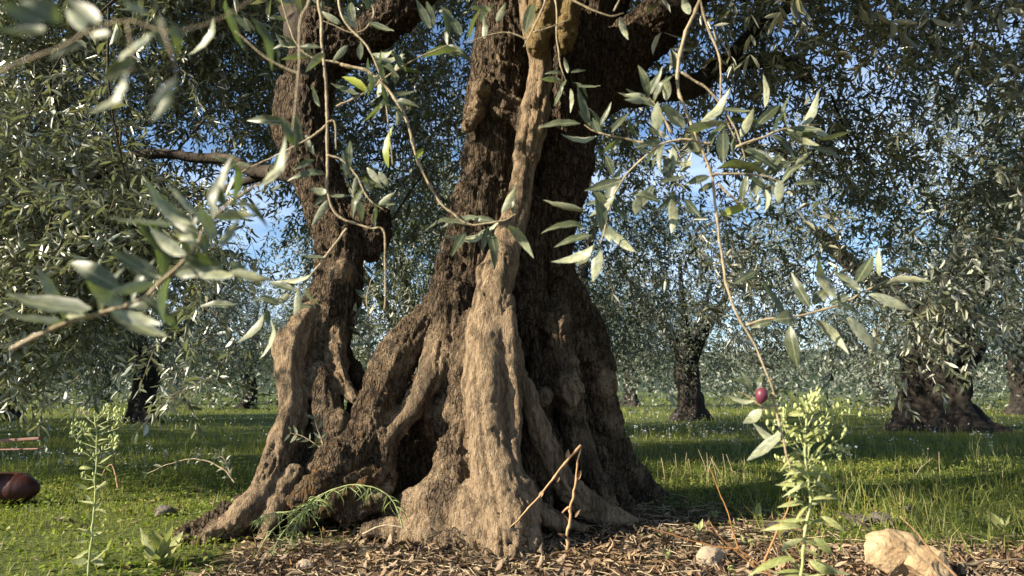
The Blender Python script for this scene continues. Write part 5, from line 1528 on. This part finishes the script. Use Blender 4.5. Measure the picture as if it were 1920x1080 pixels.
# the largest-looking dry leaves lie on top one by one
x = rg.uniform(-0.95, 1.1, 300); y = rg.uniform(2.38, 2.75, 300)
x2 = rg.uniform(1.1, 1.9, 60); y2 = rg.uniform(2.38, 2.7, 60); x[:60], y[:60] = x2, y2
B, D, nn, L = flat_leaves(x, y, 0.030, 0.050, 0.25, 0.45, 0.022)
B[:, 2] += 0.008
for k in range(len(x)):
    d, n3, s3, l_ = D[k], nn[k], np.cross(nn[k], D[k]), float(L[k, 0]); w_ = l_ * (0.16 + 0.10 * ((k * 37) % 11) / 11)
    o = obj('dry_leaf', DRYL[k % 4], None, litter)
    o.matrix_basis = Matrix(((d[0] * l_, s3[0] * w_, n3[0] * l_, B[k][0]), (d[1] * l_, s3[1] * w_, n3[1] * l_, B[k][1]), (d[2] * l_, s3[2] * w_, n3[2] * l_, B[k][2]), (0, 0, 0, 1)))
# crumbs of rotted leaf between them
x, y = scatter(26000, -2.2, 2.6, 2.1, 4.4, lambda x, y: bare_mask(x, y) ** 1.3 * 0.5)
B, D, nn, L = flat_leaves(x, y, 0.006, 0.018, 0.4, 0.6, 0.012)
V, Q = leaf_quads(B, D, nn, L, L * rg.uniform(0.2, 0.6, L.shape), rg, 0.3, 0.3)
CRUMB = leaf_material('leaf_crumbs', [(0.03, 0.02, 0.013), (0.07, 0.045, 0.028), (0.13, 0.085, 0.052), (0.05, 0.032, 0.02)], [(0.06, 0.04, 0.026), (0.12, 0.08, 0.05)], (0.1, 0.06, 0.03), 0.04, 0.8, 0.15)
tag(obj('leaf_crumbs', mesh_from('leaf_crumbs', V, [Q]), CRUMB), 'dark crumbs of rotted leaf on the soil round the old trunk', kind='stuff')
# fine bits of twig
mb = MB()
x, y = scatter(3600, -1.6, 2.4, 2.2, 4.2, lambda x, y: bare_mask(x, y) * 0.5)
for k in range(len(x)):
    a = rg.uniform(0, 6.28); l_ = rg.uniform(0.04, 0.16); z_ = float(ground_z(x[k:k + 1], y[k:k + 1])[0]) + rg.uniform(0.004, 0.018)
    d = np.array([math.cos(a), math.sin(a), rg.normal(0, 0.10)]) * l_ * 0.5
    c = np.array([x[k], y[k], z_])
    mb.tube([c - d, c + np.array([rg.normal(0, 0.006), rg.normal(0, 0.006), 0.003]), c + d], [0.0020, 0.0016, 0.0010], 4, 0, False)
tag(obj('twig_litter', mb.build('twig_litter'), M['straw']), 'thin broken twigs and straw strewn over the litter', kind='stuff')


def blades(x, y, hmin, hmax, width, lean):
    n_ = len(x); z = ground_z(x, y) - 0.004
    B = np.stack([x, y, z], -1)
    h = rg.uniform(hmin, hmax, (n_, 1)) * (0.5 + rg.random((n_, 1)))
    a = rg.uniform(0, 2 * math.pi, n_); b = rg.uniform(0, 2 * math.pi, n_)
    s = np.stack([np.cos(a), np.sin(a), 0 * a], -1) * width * (0.6 + 0.8 * rg.random((n_, 1))) * 0.5
    ld = np.stack([np.cos(b), np.sin(b), 0 * b], -1) * h * lean * rg.random((n_, 1))
    up = np.array([0, 0, 1.0])
    m1 = B + up * h * 0.55 + ld * 0.3; t1 = B + up * h * 0.95 + ld
    V = np.stack([B - s, B + s, m1 + s * 0.8, m1 - s * 0.8, t1], 1).reshape(-1, 3)
    i = np.arange(n_)[:, None] * 5
    return V, i + np.array([[0, 1, 2, 3]]), i + np.array([[3, 2, 4]])


mb = MB()
def tuft_noise(x, y, s, k): return np.clip(0.55 + 1.2 * fbm(np.stack([x * s, y * s, 0 * x + k], -1), 2, 41), 0.32, 1)
g1 = scatter(50000, -3.4, 4.2, 2.2, 5.2, lambda x, y: (1 - bare_mask(x, y)) ** 2 * tuft_noise(x, y, 2.2, 1) * 0.75 + 0.003)
mb.add(*blades(*g1, 0.025, 0.060, 0.0032, 0.9))
g2 = scatter(8000, 0.9, 4.2, 2.5, 5.0, lambda x, y: tuft_noise(x, y, 3.0, 2) * np.clip((x - 0.9) / 0.8, 0, 1) * 0.8)
mb.add(*blades(*g2, 0.07, 0.17, 0.0042, 1.0))
g3 = scatter(52000, -7, 8, 5.0, 10, lambda x, y: tuft_noise(x, y, 1.3, 3))
mb.add(*blades(*g3, 0.035, 0.085, 0.0058, 0.8))
g4 = scatter(32000, -16, 18, 10, 26, lambda x, y: tuft_noise(x, y, 0.8, 4))
mb.add(*blades(*g4, 0.05, 0.12, 0.014, 0.7))
g5 = scatter(6000, -30, 32, 26, 60, lambda x, y: tuft_noise(x, y, 0.5, 4))
mb.add(*blades(*g5, 0.08, 0.16, 0.04, 0.7))
tag(obj('grass', mb.build('grass', False), M['grass']), 'green meadow grass growing round the trees', kind='stuff')
# clover-like ground cover, thick where the sun reaches it
x, y = scatter(62000, -3.4, 4.4, 2.2, 6.2, lambda x, y: (1 - bare_mask(x, y)) ** 2 * tuft_noise(x, y, 3.0, 6) * 0.9 + 0.006)
B, D, nn, L = flat_leaves(x, y, 0.010, 0.022, 0.8, 0.55, 0.05)
V, Q = leaf_quads(B, D, norm(nn * np.sign(nn[:, 2:3])), L, L * 0.8, rg, 0.1, 0.15)
tag(obj('ground_cover', mesh_from('ground_cover', V, [Q]), M['cover']), 'small round-leaved ground cover between the grass blades', kind='stuff')
# dry upright straws in the bright strip behind the trunk
for k in range(26):
    u_ = lrng.uniform(1245, 1440) if k < 18 else lrng.uniform(1700, 1900)
    g_ = ground_at(u_, lrng.uniform(885, 918)); g_[2] = ground_z(g_[:1], g_[1:2])[0]
    mb = MB(); h = lrng.uniform(0.10, 0.24); dx, dy = lrng.gauss(0, 0.05), lrng.gauss(0, 0.04)
    mb.tube([(0, 0, 0), (dx * 0.4, dy * 0.4, h * 0.55), (dx, dy, h)], [0.0022, 0.0018, 0.0010], 5)
    o = obj('dry_straw', mb.build('dry_straw'), M['straw']); o.location = g_
    tag(o, 'thin pale dry straw standing in the bright grass right of the trunk' if k < 18 else 'thin pale dry straw in the grass near the right edge', 'straw', 'dry straws right of the trunk' if k < 18 else 'dry straws near the right edge')


def flower_mesh(name, seed, h, heads):
    r_ = random.Random(seed)
    bm = bmesh.new()
    def quad(c, d, s, mi):
        f = bm.faces.new([bm.verts.new(c), bm.verts.new(c + d * 0.55 + s), bm.verts.new(c + d), bm.verts.new(c + d * 0.55 - s)]); f.material_index = mi
    for k in range(heads):
        top = Vector((r_.gauss(0, 0.020), r_.gauss(0, 0.020), h * r_.uniform(0.8, 1.05)))
        a0 = Vector((0, 0, 0)); m_ = top * 0.5 + Vector((r_.gauss(0, 0.01), r_.gauss(0, 0.01), 0))
        for p0, p1 in ((a0, m_), (m_, top)):
            for s in (Vector((0.0011, 0, 0)), Vector((0, 0.0011, 0))):
                f = bm.faces.new([bm.verts.new(p0 - s), bm.verts.new(p0 + s), bm.verts.new(p1 + s), bm.verts.new(p1 - s)]); f.material_index = 1
        tilt = Vector((r_.gauss(0, 0.5), r_.gauss(-0.4, 0.5), 1)).normalized()
        a = tilt.orthogonal().normalized()
        for q in range(4):
            d = (Matrix.Rotation(q * math.pi / 2 + r_.uniform(-0.2, 0.2), 3, tilt) @ a)
            quad(top, (d + tilt * 0.35) * 0.0085, d.cross(tilt) * 0.0042, 0)
    for q in range(4):
        d = Vector((r_.gauss(0, 1), r_.gauss(0, 1), 0.4)).normalized()
        quad(Vector((0, 0, h * r_.uniform(0.1, 0.6))), d * 0.03, d.cross(Vector((0, 0, 1))) * 0.004, 1)
    me = bpy.data.meshes.new(name); bm.to_mesh(me); bm.free()
    me.materials.append(M['petal']); me.materials.append(M['green_stem'])
    return me


FLW = [flower_mesh('white_flower', s, h, k) for s, h, k in ((1, 0.16, 4), (2, 0.20, 6), (3, 0.13, 3), (4, 0.17, 5))]
FZ = [  # count, u range, v range, scale, label, group
    (75, (2, 420), (856, 902), 0.8, 'small white wildflower in the shaded meadow left of the old trunk', 'white flowers in the left meadow'),
    (60, (1150, 1420), (800, 850), 0.9, 'small white wildflower in the grass just right of the old trunk', 'white flowers right of the trunk'),
    (20, (1480, 1915), (838, 868), 1.2, 'white wildflower standing in the sunny strip before the broad dark olive', 'white flowers before the broad olive'),
]
for (n_, ur, vr, sc_, lab, grp) in FZ:
    for k in range(n_):
        g_ = ground_at(lrng.uniform(*ur), lrng.uniform(*vr)); g_[2] = ground_z(g_[:1], g_[1:2])[0] - 0.005
        o = obj('white_flower', lrng.choice(FLW), None)
        o.location = g_; s = sc_ * lrng.uniform(0.7, 1.25); o.scale = (s,) * 3
        o.rotation_euler = (lrng.gauss(0, 0.12), lrng.gauss(0, 0.12), lrng.uniform(0, 6.28))
        tag(o, lab, 'wildflower', grp)
# the countless far ones
mb = MB()
x, y = scatter(1500, -8, 9, 7.5, 17, lambda x, y: np.clip(fbm(np.stack([x * 0.5, y * 0.5, 0 * x], -1), 2, 61) * 2 + 0.5, 0, 1))
n_ = len(x); z = ground_z(x, y) + rg.uniform(0.06, 0.16, n_)
c = np.stack([x, y, z], -1); w = rg.uniform(0.006, 0.014, (n_, 1))
ex, ez = np.array([1.0, 0, 0]), np.array([0, -0.35, 0.94]); ey = np.array([0, 1.0, 0.2])
V = np.stack([c - ex * w, c - ez * w, c + ex * w, c + ez * w, c - ey * w + 0.002, c + ey * w + 0.002], 1).reshape(-1, 3)
i = np.arange(n_)[:, None] * 6
mb.add(V, i + np.array([[0, 1, 2, 3]]), np.vstack([i + np.array([[0, 4, 2]]), i + np.array([[0, 2, 5]])]))
tag(obj('wildflowers', mb.build('wildflowers', False), M['petal']), 'countless tiny white wildflowers far back in the meadow', kind='stuff')
print('TRIS', sum(sum(len(p.vertices) - 2 for p in m_.polygons) for m_ in bpy.data.meshes if m_.users and len(m_.polygons) < 40000) + sum(2 * len(m_.polygons) for m_ in bpy.data.meshes if len(m_.polygons) >= 40000), len(bpy.data.objects))
